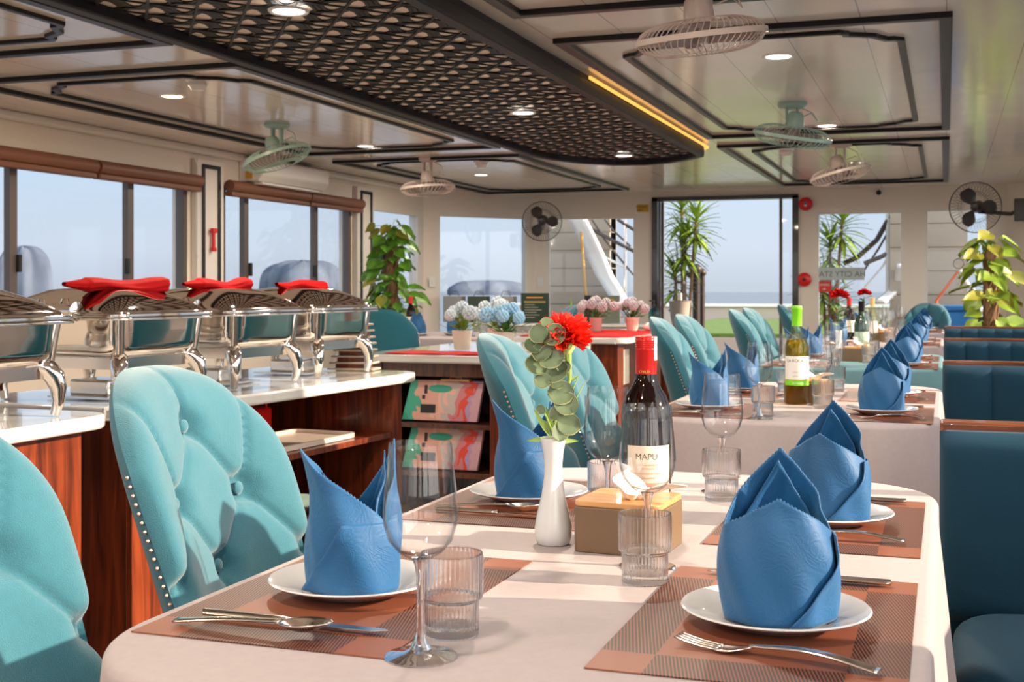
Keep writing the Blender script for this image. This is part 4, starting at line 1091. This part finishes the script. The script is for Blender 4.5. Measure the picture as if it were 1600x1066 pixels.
bw = thing('glass_dish','pale green glass dish on the lower shelf of the open counter','dish',c2w(-.20,1.0,.363),r2)
MB().lathe([(.0001,.004),(.10,.004),(.15,.03),(.155,.03),(.105,0),(.0001,0)],36,cap=False).build('dish', pm('green glass',(.45,.62,.55),.1), bw)
# white bowls inside the gap between the counters
for k in range(3):
    b_ = thing('white_bowl', ['white bowl at the bottom between the two counters','white bowl stacked in the middle between the two counters','white bowl on top of the stack between the two counters'][k],'bowl',(-2.10,2.625,.40+.035*k)) if False else None
# stack of square plates beyond the last chafing dish
for k in range(8):
    s_ = .05+.006*(7-k)
    o = thing('square_dish', f'square beige dish, {["lowest","second lowest","third lowest","fourth lowest","fourth highest","third highest","second highest","topmost"][k]} in the stack beyond the chafing dishes','dish',(-2.105+.002*k,4.245,.802+.0238*k),math.radians(8),'square dishes stacked beyond the last chafing dish')
    MB().prism(rrect(-s_,s_,-.05,.05,.008,3),0,.008).build('dish', pm('warm dish glaze',(.50,.40,.30),.25), o, bevel=.003)
    MB().prism(rrect(-s_*.7,s_*.7,-.035,.035,.008,3),.008,.0232).build('foot', WOODR, o)
# --- chafing dishes
def make_chafer():
    r = thing('chafing_dish','','chafing dish',group='steel chafing dishes on the buffet')
    X2, Y2 = .235, .215
    zr = .222
    # water pan
    def pan(u, v):
        a = 2*PI*u; c, s_ = math.cos(a), math.sin(a); e_ = 2/7
        k = [1.0,.985,.975,.96,.92,.80,.0][min(6,int(v*6.001))]
        zz = [zr,zr-.03,zr-.065,zr-.085,zr-.097,zr-.103,zr-.105][min(6,int(v*6.001))]
        return ((X2-.02)*k*math.copysign(abs(c)**e_, c), (Y2-.02)*k*math.copysign(abs(s_)**e_, s_), zz)
    MB().grid(pan, 72, 7, closeu=True).build('water_pan', STEEL, r, smooth=60)
    MB().strip(rrect(-X2+.01,X2-.01,-Y2+.01,Y2-.01,.045,8), .018, zr-.002, zr+.005, True).build('pan_rim', STEEL, r, bevel=.002)
    def lid(u, v):
        a = 2*PI*u; c, s_ = math.cos(a), math.sin(a); e_ = 2/(7-3.5*v)
        k = 1-.50*v**1.25 if v < .93 else (1-.50*.93**1.25)*(1-(v-.93)/.07)
        zz = zr+.006+(.012 if v > .02 else 0)+.062*min(1,v/.93)**.85+.007*max(0,(v-.93)/.07)**.5
        return ((X2-.006)*k*math.copysign(abs(c)**e_, c), (Y2-.006)*k*math.copysign(abs(s_)**e_, s_), zz)
    lid_o = MB().grid(lid, 96, 40, closeu=True).build('lid', STEEL, r, smooth=50)
    MB().strip(rrect(-X2+.004,X2-.004,-Y2+.004,Y2-.004,.045,8), .008, zr+.005, zr+.018, True).build('lid_rim', STEEL, lid_o, bevel=.004)
    lg = MB()
    # hinge roll at the side away from the aisle near end
    hr = MB().tube([(-.06,-Y2-.006,zr+.022),(.10,-Y2-.006,zr+.022)], .020, 20).build('hinge_roll', STEEL, r)
    MB().lathe([(.0001,.0),(.023,.002),(.026,.008),(.0001,.012)],24,Matrix.Translation((.10,-Y2-.006,zr+.022))@Matrix.Rotation(PI/2,4,'Y'),cap=False).build('hinge_cap', STEEL, hr)
    hb = MB()
    for x in (-.03,.05): hb.tube([(x-.02,-Y2+.01,zr+.025),(x-.008,-Y2+.012,zr+.055),(x+.008,-Y2+.012,zr+.055),(x+.02,-Y2+.01,zr+.025)], .003, 6)
    hb.build('hinge_bracket', STEEL, r)
    # frame band and legs
    MB().strip(rrect(-X2+.05,X2-.05,-Y2+.055,Y2-.055,.02,3), .0025, .088, .118, True).build('stand_band', STEELB, r, smooth=0)
    for sx in (-1,1):
        for sy in (-1,1):
            bx, by = sx*(X2-.045), sy*(Y2-.062)
            pts = [(bx-.035*sx,by-.035*sy,.120),(bx-.018*sx,by-.018*sy,.124),(bx-.002*sx,by-.002*sy,.114),(bx+.010*sx,by+.012*sy,.092),(bx+.016*sx,by+.018*sy,.064),(bx+.016*sx,by+.018*sy,.034),(bx+.010*sx,by+.012*sy,.0)]
            L = MB().tube(pts, [.010,.020,.025,.024,.020,.015,.011], 12); L.tube([(bx+.0*sx,by+.0*sy,.115),(bx+.012*sx,by+.012*sy,.222)], .013, 12)
            L.build('leg', STEEL, r, smooth=60)
    MB().box(-.07,.07,-.06,.06,.004,.05).build('fuel_burner', STEELB, r, bevel=.008); MB().box(-.11,.11,-.10,.10,.0,.006).build('burner_tray', STEELB, r)
    return r
cf0 = make_chafer()
chs = [(-2.225,2.31,.80,0,'steel chafing dish cut off by the left edge, without a red cloth'),(-2.255,2.96,.80,r2,'steel chafing dish nearest the camera with a red cloth on its lid'),
       (-2.240,3.50,.80,r2,'middle steel chafing dish with a red cloth on its lid'),(-2.225,4.01,.80,r2,'farthest steel chafing dish with a red cloth on its lid')]
for k, (x, y, z, rz, lab) in enumerate(chs):
    if k == 0: cf0.location = (x,y,z+.004); cf0.rotation_euler = (0,0,rz); cf0['label'] = lab
    else: dup(cf0, (x,y,z+.004), rz, lab)
def red_cloth(x, y, z, L, seed, lab):
    r = random.Random(seed); p1, p2 = r.uniform(0,6), r.uniform(0,6)
    def fn(u, v):
        a = 2*PI*u; t = v*2-1
        rad = .023+.003*math.sin(9*v+p1)+.014*max(0,v-.45)
        ww = 1+.06*math.sin(4*a+7*v+p2)+.035*math.sin(9*a-5*v)
        taper = min(1,(1-abs(t))*7+.25)
        if v < .18: taper = .30+.55*v/.18
        xx = .012*math.sin(5*v+p1)+rad*1.35*ww*math.cos(a)*taper
        zz = max(-.003, .016+rad*.78*ww*math.sin(a)*taper+.004*math.sin(9*v+p2)+(.008*(1-v/.18) if v < .18 else 0))
        return (xx, t*L/2, zz)
    o = MB().grid(fn, 40, 60, closeu=True).build('red_cloth', RED, None, (x,y,z), (0,0,r2+math.radians(-15)), smooth=70)
    tag(o, lab, 'cloth', 'red cloths wrapped over the chafing dish lids')
red_cloth(-2.17,2.91,1.100,.34,1,'rolled red cloth on the nearest covered chafing dish lid')
red_cloth(-2.21,3.48,1.100,.26,2,'rolled red cloth on the middle chafing dish lid')
red_cloth(-2.20,4.00,1.100,.24,3,'rolled red cloth on the farthest chafing dish lid')

# --- island 3 with magazine posters in open shelves facing the camera
i3 = thing('buffet_counter','red brown island cabinet with picture-fronted bags in its open shelves','counter',(0,0,0))
top_slab(-2.62,-1.86,5.27,6.75,.80,.08,i3)
MB().box(-2.55,-2.50,5.33,6.68,.0,.765).build('side_panel', WOODD, i3, bevel=.003); MB().box(-1.96,-1.90,5.33,6.68,.0,.765).build('side_panel', WOODR, i3, bevel=.003)
MB().box(-2.50,-1.96,5.80,5.83,.0,.765).build('back_panel', WOODD, i3); MB().box(-2.50,-1.96,5.34,5.8,.70,.765).build('top_rail', WOODD, i3)
for z in (.46,.235,.03): MB().box(-2.50,-1.96,5.34,5.8,z,z+.022).build('shelf', WOODD, i3, bevel=.002)
def art_mat(name, seed):
    m, nt, p = newmat(name)
    tcn = N(nt,'ShaderNodeTexCoord'); sp = N(nt,'ShaderNodeSeparateXYZ'); nt.links.new(tcn.outputs['Object'], sp.inputs[0])
    no = N(nt,'ShaderNodeTexNoise'); no.inputs['Scale'].default_value = 9; no.inputs['Detail'].default_value = 1; no.inputs['Distortion'].default_value = 1.5; nt.links.new(tcn.outputs['Object'], no.inputs['Vector'])
    ad = N(nt,'ShaderNodeMath',operation='MULTIPLY_ADD'); ad.inputs[1].default_value = 2.3; ad.inputs[2].default_value = .35; nt.links.new(sp.outputs['X'], ad.inputs[0])
    a2 = N(nt,'ShaderNodeMath',operation='MULTIPLY_ADD'); a2.inputs[1].default_value = .55; nt.links.new(no.outputs['Fac'], a2.inputs[0]); nt.links.new(ad.outputs[0], a2.inputs[2])
    r = N(nt,'ShaderNodeValToRGB'); r.color_ramp.interpolation = 'CONSTANT'; cr = r.color_ramp
    cols = [(0,(.02,.30,.18)),(.22,(.04,.38,.25)),(.34,(.70,.36,.28)),(.52,(.78,.45,.36)),(.64,(.55,.45,.42)),(.74,(.60,.20,.22)),(.84,(.72,.06,.03)),(.90,(.45,.30,.48)),(.97,(.62,.35,.40))]
    cr.elements[0].position = 0; cr.elements[0].color = (*cols[0][1],1); cr.elements[1].position = cols[1][0]; cr.elements[1].color = (*cols[1][1],1)
    for q, c in cols[2:]: e_ = cr.elements.new(q); e_.color = (*c,1)
    nt.links.new(a2.outputs[0], r.inputs[0]); nt.links.new(r.outputs[0], p.inputs['Base Color']); p.inputs['Roughness'].default_value = .35
    return m
ART = art_mat('printed picture', 1)
for k, (z, lab) in enumerate(((.482,'picture-fronted bag on the upper shelf of the island cabinet'),(.257,'picture-fronted bag on the lower shelf of the island cabinet'))):
    r = thing('picture_bag', lab, 'bag', (-2.225,5.40,z+.006), 0)
    M_ = Matrix.Rotation(math.radians(-8),4,'X')
    MB().prism([(-.20,0),(.18,0),(.205,.19),(-.16,.19)],-.012,.012,M_@Matrix.Rotation(PI/2,4,'X')).build('printed_panel', ART, r, bevel=.003)
    def bx_(x0,x1,z0,z1,m,nm): MB().box(x0,x1,-.0145,-.0125,z0,z1,M_).build(nm, m, r, smooth=0)
    bx_(-.105,-.03,.035,.075,BLK,'dark_patch'); bx_(-.10,-.085,.10,.118,BLK,'dark_mark'); bx_(-.09,-.075,.125,.165,BLK,'dark_mark')
    MB().lathe([(.0001,0),(.05,0),(.05,.0015),(.0001,.0015)],24,M_@Matrix.Translation((-.01,-.0125,.15))@Matrix.Diagonal((1.2,1,.35,1))@Matrix.Rotation(PI/2,4,'X'),cap=False).build('green_oval', pm('print green',(.02,.33,.22),.4), r)
hg = thing('wooden_hanger_bag','orange wooden bag handle above the upper picture bag','handle bag',(-2.15,5.39,.683))
MB().box(-.07,.07,-.01,.01,-.006,.002).build('handle_bar', WOODO, hg); MB().tube([(-.03,0,0),(-.025,0,.012),(.025,0,.012),(.03,0,0)],.003,6).build('handle_loop', WOODO, hg)
# --- island 4
i4 = thing('buffet_counter','red brown island cabinet farthest from the camera with a red runner on its marble top','counter',(0,0,0))
top_slab(-2.62,-1.84,7.45,9.10,.80,.08,i4)
MB().box(-2.55,-1.92,7.53,8.75,.04,.765).build('cabinet', WOODR, i4, bevel=.003); MB().box(-1.97,-1.90,8.95,9.05,0,.765).build('post', WOODR, i4, bevel=.003); MB().box(-2.5,-1.97,8.75,9.05,.40,.42).build('shelf', WOODD, i4)
MB().box(-2.52,-1.94,7.56,8.72,0,.04).build('plinth', BLK, i4); MB().box(-1.92,-1.917,7.66,7.80,.50,.72).build('notice', LABEL, i4, label='pale paper notice')
for x0,x1,y0,y1,lab in ((-2.5,-1.98,5.36,5.62,'red runner on the island cabinet with the flower pots'),(-2.6,-1.90,7.60,8.9,'red runner on the farthest island cabinet')):
    def fn(u, v): return (x0+(x1-x0)*u, y0+(y1-y0)*v, .8025+.0012*math.sin(u*17+v*5))
    tag(MB().grid(fn,24,12).build('table_runner', RED, solid=.002), lab, 'runner')
def flower_pot(x, y, R, lab, potm, fc, seed, n=7, wide=.13, hh=.16):
    r = thing('flower_pot', lab, 'flower pot', (x,y,.8045)); rr = random.Random(seed)
    MB().lathe([(.0001,0),(R*.72,0),(R*.80,.004),(R,.085),(R*1.05,.088),(R*1.05,.096),(R*.9,.096),(R*.88,.08),(.0001,.078)],28,rib=lambda k,a:.0012*math.sin(16*a) if k in (2,3) else 0,cap=False).build('pot', potm, r, smooth=40)
    lf, fw = MB(), MB()
    for k in range(70):
        a = rr.uniform(0,2*PI); e_ = rr.uniform(.1,1.3); d = Vector((math.cos(a)*math.cos(e_),math.sin(a)*math.cos(e_),math.sin(e_)*.9))
        b = Vector((0,0,.085))+d*rr.uniform(.01,.09); leaf(lf, b, d+Vector((rr.uniform(-.5,.5),rr.uniform(-.5,.5),rr.uniform(-.3,.3))), (0,0,1), rr.uniform(.03,.06), rr.uniform(.012,.022))
    for k in range(n):
        a = k*2.4+seed; rad = wide*(k/n)**.5*.9; c = Vector((rad*math.cos(a), rad*math.sin(a), .10+hh*(.75-.35*(k/n))+rr.uniform(-.015,.015)))
        R2 = rr.uniform(.024,.034)
        for j in range(42):
            t = (j+.5)/42; el = math.acos(1-2*t); az = j*2.39996; d = Vector((math.sin(el)*math.cos(az),math.sin(el)*math.sin(az),math.cos(el)))
            fw.ball(c+d*R2, .0085, 5, 3)
        lf.tube([(0,0,.07), c*.6+Vector((0,0,.03)), c], .0018, 4)
    lf.build('foliage', LEAFY if seed % 2 else LEAFD, r); fw.build('blossoms', fc, r)
    return r
POTC = pm('cream pot',(.72,.62,.52),.5); POTP = pm('pink pot',(.62,.40,.36),.5)
HYW = pm('pale hydrangea',(.60,.68,.74),.8); HYB = pm('pale blue flowers',(.35,.60,.80),.8); HYP = pm('mauve flowers',(.52,.46,.50),.8)
p = onz(722,548,.80); flower_pot(p.x,p.y,.048,'cream pot of pale hydrangeas at the front left of the island cabinet',POTC,HYW,1,6,.11,.13)
p = onz(765,545,.80); flower_pot(p.x,p.y+.12,.052,'pink pot of white flowers next to the cream pot on the island cabinet',POTP,HYW,3,9,.14,.15)
flower_pot(-1.99,5.62,.045,'pot of pale blue flowers partly hidden by a chair on the island cabinet',POTC,HYB,4,8,.12,.13)
p = onz(944,519,.80); flower_pot(p.x-.06,p.y,.045,'pink pot of mauve flowers on the farthest island cabinet',POTP,HYP,6,9,.15,.15)
p = onz(988,518,.80); flower_pot(p.x,p.y,.05,'cream pot of mauve flowers on the farthest island cabinet',POTC,HYP,8,8,.13,.14)
p = onz(1002,512,.80); db = thing('soap_dispenser','teal glass pump bottle at the far end of the island cabinets','bottle',(-2.02,8.98,.8045))
MB().lathe([(.0001,.002),(.038,.002),(.04,.006),(.04,.13),(.036,.145),(.016,.16),(.016,.17)],28,cap=False).build('bottle', BOTTD, db); MB().lathe([(.014,.165),(.014,.185),(.006,.186),(.006,.21),(.0001,.21)],16,cap=False).build('pump', BLK, db); MB().box(-.035,.008,-.006,.006,.205,.216).build('nozzle', BLK, db)
mbd = thing('napkin_bundle','crumpled pale cloth bundle beside the teal pump bottle','cloth',(-1.97,8.72,.8045)); MB().ball((0,0,.03),.06,14,8,(1.3,.8,.55)).build('bundle', PAPER, mbd)

# ================================================================ LEFT FAR SIDE
table(-4.05,-3.10,8.25,9.55,'left far table beyond the buffet',CLOTH,12)
bottle((-3.86,8.75,ZT),.2,'dark wine bottle with red capsule on the left far table','dark')
for k, (x, y, lab) in enumerate(((-3.74,8.60,'left one of the blue napkins on the left far table'),(-3.5,8.75,'right one of the blue napkins on the left far table'))):
    put('nap_l',(x,y,.7562),k*1.3,'folded napkin, '+lab); put('plate',(x,y,.7528),0,'plate under the '+lab.replace('blue ',''))
for k, (x, y, lab) in enumerate(((-3.3,8.62,'nearer'),(-3.25,9.0,'farther'))): put('glass',(x,y,ZT),0,f'wine glass on the left far table, {lab} of the two'); put('tumbler',(x+.07,y+.03,ZT),0,f'water tumbler on the left far table, {lab} of the two')
def pothos(x, y, h, z0, lab, seed, lm, n, L, R):
    r = thing('pothos_plant', lab, 'potted plant', (x,y,0)); rr = random.Random(seed)
    MB().lathe([(.0001,0),(.13,0),(.135,.01),(.17,z0-.1),(.18,z0-.09),(.16,z0-.09),(.15,z0-.12),(.0001,z0-.12)],32,cap=False).build('pot', pm('grey planter',(.30,.30,.30),.5), r)
    mb = MB(); mb.lathe([(.05,z0-.13),(.055,z0+.1),(.05,z0+h*.8),(.03,z0+h*.86),(.0001,z0+h*.87)],16,rib=lambda k,a:.006*math.sin(5*a),cap=False)
    for k in range(7): a = k*.9; mb.tube([(.06*math.cos(a+t*.5),.06*math.sin(a+t*.5),z0-.1+t*h*.11) for t in range(9)],.007,6)
    mb.build('moss_pole', BARK, r)
    l1, l2 = MB(), MB()
    for k in range(n):
        a = k*2.39996; z = z0+h*(k/n)*.98; rad = R*(.2+.95*rr.random())*(1-.35*(k/n)); a += rr.uniform(-.5,.5); z += rr.uniform(-.05,.05); e_ = rr.uniform(-.2,.5)
        s0 = Vector((.04*math.cos(a),.04*math.sin(a),z)); t0 = Vector((rad*math.cos(a),rad*math.sin(a),z+rad*.4*rr.random()))
        l1.tube([s0,(s0+t0)/2+Vector((0,0,.03)),t0],.0025,4)
        d = Vector((math.cos(a+rr.uniform(-.6,.6)),math.sin(a+rr.uniform(-.6,.6)),-.5+rr.uniform(-.4,.5)))
        nn_ = Vector((-d.x*.4+.2,-.5,.8)); heart(l1 if rr.random() < .72 else l2, t0, d, nn_, L*rr.uniform(.7,1.2), L*rr.uniform(.55,.95))
    l1.build('foliage', lm, r, smooth=60); l2.build('yellowing_leaves', pm('yellowing leaf',(.27,.27,.03),.45,var=.3), r, smooth=60)
pothos(-4.50,9.78,.82,.84,'tall pothos on a moss pole beside the left far windows',5,LEAF,110,.135,.20)
pothos(.35,11.05,.80,.74,'large-leaved pothos on a moss pole in the far right corner',8,LEAFY,52,.19,.19)
# service table far left with menus and bags
sv = thing('service_table','white clothed service table below the far left windows','table',(-3.55,11.75,0),math.radians(3))
MB().box(-.85,.95,-.28,.28,.74,.765).build('top', WHT, sv, bevel=.004); MB().box(-.84,.94,-.27,.27,.05,.74).build('table_skirt', pm('grey skirt',(.30,.30,.30),.8), sv, bevel=.01)
def menu(px, pytop, pybot, lab, mat, Y=11.62):
    a, b = aty(px,pytop,Y), aty(px,pybot,Y); h = a.z-.767
    wd = 48/FPX*11.3
    r = thing('menu_board', lab, 'menu board', (b.x,Y,.7665), math.radians(8))
    MB().box(-wd/2,wd/2,-.012,.0,0,h).build('cover', mat, r, bevel=.003)
    MB().box(-wd*.3,wd*.3,-.0145,-.0125,h*.83,h*.87).build('title_line', pm('orange print',(.75,.30,.05),.5), r, smooth=0)
    MB().box(-wd*.38,wd*.38,-.0145,-.0125,h*.68,h*.73).build('subtitle_line', pm('ochre print',(.45,.33,.08),.5), r, smooth=0)
    for k in range(6): MB().box(-wd*.36,wd*(.0+.3*((k*37) % 5)/5),-.0145,-.0125,h*(.60-.085*k),h*(.615-.085*k)).build('text_line', pm('beige print',(.55,.52,.42),.5), r, smooth=0)
menu(836,458,508,'dark green menu board in the middle of the service table',pm('menu green',(.012,.035,.02),.4))
menu(946,462,508,'grey green menu board at the right end of the service table',pm('menu grey green',(.16,.19,.14),.5),11.72)
MB_ = thing('black_tall_box','narrow black box between the menu boards','box',tuple(aty(922,505,11.75))[:2]+(.7665,)); MB().box(-.045,.045,-.05,.05,0,.27).build('case', BLK, MB_, bevel=.004)
for k, (px, col, lab) in enumerate(((710,(.30,.30,.29),'grey paper bag at the left end of the service table'),(748,(.05,.07,.05),'dark green bag beside the grey bag on the service table'),(790,(.34,.34,.33),'grey gift bag with rope handles left of the dark menu board'))):
    q = aty(px,505,11.70); r = thing('paper_bag', lab, 'bag', (q.x,11.70,.7665))
    MB().box(-.10,.10,-.06,.06,0,.26).build('bag_body', pm(f'bag paper {k}',col,.7), r, bevel=.006)
    MB().tube([(-.05,0,.26),(-.03,0,.31),(.03,0,.31),(.05,0,.26)],.004,6).build('handle', pm(f'bag cord {k}',(.15,.15,.15),.7), r)
q = aty(893,500,11.66); gp = thing('crumpled_wrapping','lime and yellow wrapping paper standing between the menu boards','paper',(q.x,11.66,.7665))
def wf(u, v): return (.05*math.sin(3*u+2*v)+.09*(u-.5), .03*math.cos(5*u+3*v), .24*v*(.7+.3*math.sin(4*u)))
MB().grid(wf,16,12).build('wrapping', pm('lime paper',(.30,.60,.03),.4,var=.5,vscale=14), gp, solid=.002)
q = aty(816,500,11.55); 
bk = thing('black_handbag','black handbag with a pink trim on the service table','bag',(aty(812-25,500,11.52).x+.0,11.50,.7665)); MB().ball((0,0,.07),.08,16,10,(1.2,.5,.85)).build('bag_body', BLK, bk); MB().ball((.07,-.02,.06),.03,10,6).build('pink_trim', pm('magenta',(.7,.02,.2),.5), bk); MB().tube([(-.05,0,.12),(-.02,0,.2),(.03,0,.2),(.05,0,.12)],.006,6).build('handle', BLK, bk)

# ================================================================ OUTSIDE
struct(MB().box(-9,6,13.05,24,-.12,-.02).build('floor_outer_deck', DECKM, smooth=0))
o = MB().box(-1500,1500,-1500,1500,-4.2,-4).build('sea', SEA, smooth=0); tag(o,'pale hazy sea around the boat','sea',None,'stuff')
def hill(px, pytop, wpx, d, lab, seed):
    c = at(px, HZ, d); Hh = (HZ-pytop)/FPX*d+5; Wd = wpx/FPX*d/2; rr = random.Random(seed); p1 = rr.uniform(0,6)
    def fn(u, v):
        a = 2*PI*u; t = v; k = (math.cos(t*PI/2))**.6
        R_ = Wd*(1-k*.0)*(math.sin(t*PI/2)**.8)*(1+.16*math.sin(3*a+p1)+.10*math.sin(7*a+2*p1)+.02*math.sin(15*a+9*t))
        return (R_*math.cos(a), R_*math.sin(a)*.8, Hh*k*(1+.12*math.sin(5*a)*t+.02*math.sin(13*a+11*t))-5)
    tag(MB().grid(fn,64,24,closeu=True).build('karst_island', HAZE, None, (c.x,c.y,0), smooth=70), lab, 'hill')
hill(35,382,90,620,'tall hazy limestone island outside the nearest left window',1)
hill(470,405,130,800,'broad rounded hazy island outside the second left window',2)
hill(535,420,100,820,'lower hazy island right of the rounded island',3)
hill(760,436,130,900,'low hazy island outside the corner window',4)
# bow deck turf and parapet
o = MB().box(-4.5,1.5,17.5,26,.42,.47).build('turf_lawn', TURF, smooth=0); tag(o,'strip of green turf on the raised deck outside the door','turf',None,'stuff')
o = thing('deck_parapet','pale low parapet around the outer deck','parapet',(0,0,0)); MB().box(-9,6,26,26.2,-.1,.72).build('wall_panel', STONE, o); MB().box(-9,6,25.95,26.25,.72,.78).build('coping', WHT, o); MB().box(-4.6,1.6,17.4,26,-.02,.415).build('raised_base', STONE, o)
def dracaena(x, y, z0, trunks, lab, seed, lm=LEAFY):
    r = thing('dracaena_plant', lab, 'potted plant', (x,y,z0)); rr = random.Random(seed)
    MB().lathe([(.0001,0),(.16,0),(.22,.30),(.23,.34),(.19,.34),(.0001,.32)],24,cap=False).build('pot', STONE, r)
    t, l = MB(), MB()
    for (dx, dy, h) in trunks:
        top = Vector((dx,dy,h)); t.tube([(dx*.2,dy*.2,.3),(dx*.6,dy*.6,h*.6),top],[.022,.018,.014],8)
        for k in range(62):
            a = k*2.39996; f = k/62; e_ = math.radians(75-110*f); d = Vector((math.cos(a)*math.cos(e_),math.sin(a)*math.cos(e_),math.sin(e_)))
            leaf(l, top-Vector((0,0,.32*f)), d, (0,0,1) if abs(d.z) < .9 else (1,0,0), rr.uniform(.24,.36), .042, False, .30)
    t.build('trunk', BARK, r); l.build('foliage', lm, r)
dracaena(-2.83,14.1,-.02,[(.02,0,1.75),(-.12,.1,1.35),(.16,-.05,1.98),(-.05,.15,2.12)],'dracaena in a pot outside the left side of the open door',3)
dracaena(-1.22,14.3,-.02,[(.0,0,1.70),(-.10,.1,1.30),(.14,-.05,1.95),(.02,.15,1.1)],'dracaena in a pot behind the window right of the door',5)
# urn on a stand outside the door
ur = thing('stone_urn','grey fluted stone urn outside the door beside the handrail','urn',(-2.72,13.35,0))
MB().lathe([(.0001,-.02),(.13,-.02),(.13,.50),(.10,.55),(.05,.60),(.07,.66),(.10,.80),(.115,.95),(.13,.97),(.10,.97),(.0001,.9)],28,rib=lambda k,a:.004*math.sin(14*a),cap=False).build('body', STONE, ur)
la = thing('deck_lantern','square grey lantern above the stone urn','lantern',(-2.72,13.35,.955)); MB().box(-.05,.05,-.05,.05,.0,.02).box(-.05,.05,-.05,.05,.20,.23).box(-.05,-.04,-.05,-.04,.02,.2).box(.04,.05,-.05,-.04,.02,.2).box(-.05,-.04,.04,.05,.02,.2).box(.04,.05,.04,.05,.02,.2).build('frame', ALU, la); MB().box(-.02,.02,-.02,.02,.02,.10).build('candle', PAPER, la)
RAILM = pm('dark bronze rail',(.06,.045,.04),.35,metal=.5)
def rail(lab, posts, rails, cat='railing'):
    r = thing('stair_railing', lab, cat, (0,0,0))
    for a, rad, kn in posts:
        a = Vector(a); MB().tube([(a.x,a.y,-.02),(a.x,a.y,a.z)],rad,12).build('post', RAILM, r)
        if kn: MB().ball((a.x,a.y,a.z+.03),rad*1.5,14,8).build('finial', RAILM, r)
    for pts, rad in rails: MB().tube(pts,rad,8).build('rail', RAILM, r)
p1, p2 = aty(1088,425,14.6), aty(1097,430,14.9); s1 = aty(1045,408,14.6); sa = aty(1045,455,14.6); sb = aty(1073,470,14.6)
rail('dark handrail and knobbed posts outside the left side of the door', [((p1.x,p1.y,p1.z),.045,True),((p2.x,p2.y,p2.z),.035,True),(tuple(aty(1070,428,14.6)),.02,False)],
     [([s1,aty(1080,432,14.6)],.03),([sa,aty(1070,462,14.6)],.012),([aty(1045,485,14.6),aty(1070,492,14.6)],.012)])
# stair housing with siding, left and right of the door
def siding(lab, xa, xb, y, ztop, n=11):
    r = thing('stair_housing', lab, 'stair housing', (0,0,0))
    mb = MB()
    for k in range(n):
        z0 = ztop*k/n; mb.add([(xa,y,z0),(xb,y,z0),(xb,y-.04,z0+ztop/n*.96),(xa,y-.04,z0+ztop/n*.96),(xa,y+.3,z0),(xb,y+.3,z0),(xb,y+.3,z0+ztop/n*.96),(xa,y+.3,z0+ztop/n*.96)],[(0,1,2,3),(4,7,6,5),(0,3,7,4),(1,5,6,2),(3,2,6,7),(0,4,5,1)])
    mb.build('cladding', SIDING, r, smooth=0)
    MB().box(xa,xb,y+.02,y+.28,-.02,ztop).build('core', SIDING, r, smooth=0)
    return r
a, b = aty(840,400,15.0).x, aty(905,400,15.0).x
siding('beige clad stair housing outside the far left window', a, b+.35, 15.2, 2.5)
a, b = aty(1390,400,14.3).x, aty(1512,400,14.3).x
siding('beige clad stair housing outside the far right windows', a, b, 14.4, 2.6, 10)
def stringer(lab, pts, hgt, y, inner=(), thick=.05):
    r = thing('spiral_stair', lab, 'staircase', (0,0,0))
    def fn(u, v):
        i = u*(len(pts)-1); j = min(len(pts)-2,int(i)); q = aty(*[pts[j][k]+(pts[j+1][k]-pts[j][k])*(i-j) for k in (0,1)], y)
        return (q.x+hgt*(v-.5), y+.25*math.sin(PI*u), q.z)
    MB().grid(fn,30,4).build('stringer', WHT, r, solid=thick)
    for pl, rad, m in inner: MB().tube([aty(px,py,y+.3) for px,py in pl],rad,8).build('handrail', m, r)
    return r
stringer('white curved stair with dark handrails outside the window left of the door', [(900,338),(918,385),(936,430),(962,468),(992,498)], .22, 14.6,
   [([(925,343),(945,375),(975,412),(990,430)],.012,RAILM),([(918,355),(950,372),(995,395)],.022,RAILM),([(945,343),(960,362),(985,385)],.012,RAILM),([(977,343),(977,490),(977,598)],.018,STEELB),([(930,395),(975,417)],.015,WHT),([(965,343),(995,362)],.02,RAILM)])
stringer('curved stair with dark handrails outside the window right of the door', [(1410,415),(1404,440),(1392,458),(1375,472)], .12, 14.2,
   [([(1393,334),(1370,375),(1340,402),(1318,412)],.028,RAILM),([(1400,390),(1375,402),(1350,412)],.026,RAILM),([(1398,345),(1372,390),(1345,430)],.012,RAILM),([(1404,370),(1380,415),(1350,450)],.012,WHT),([(1388,334),(1388,470)],.03,WHT)])
yp = thing('yellow_pole','thin yellow pole leaning against the stair housing outside','pole',(0,0,0)); MB().tube([aty(908,362,14.2),aty(915,462,14.2),aty(921,590,14.2)-Vector((0,0,.05))],.018,8).build('shaft', pm('yellow pole paint',(.55,.30,.05),.5), yp)
bb = thing('blue_bin','blue plastic bin outside the far right window','bin',(.08,13.6,0)); MB().box(-.28,.28,-.2,.2,-.02,.88).build('tub', pm('blue plastic',(.02,.18,.50),.4), bb, bevel=.03); MB().box(-.30,.30,-.22,.22,.88,.93).build('lid', pm('blue plastic',(.02,.18,.50),.4), bb, bevel=.015)
rp = thing('mooring_rope','white and orange ropes tied to a ring outside the far right window','rope',(0,0,0))
MB().tube([aty(1500,422,13.35),aty(1512,445,13.35),aty(1528,462,13.35),aty(1535,498,13.35)],.022,8).build('white_rope', WHT, rp); MB().tube([aty(1497,424,13.35),aty(1478,450,13.35),aty(1463,470,13.35),aty(1466,495,13.35)],.014,8).build('orange_rope', pm('orange rope paint',(.75,.15,.04),.6), rp)
c = aty(1498,412,13.35); MB().tube([(c.x+.05*math.cos(t*PI/10),c.y,c.z+.05*math.sin(t*PI/10)) for t in range(21)],.006,6).build('ring', ALU, rp)
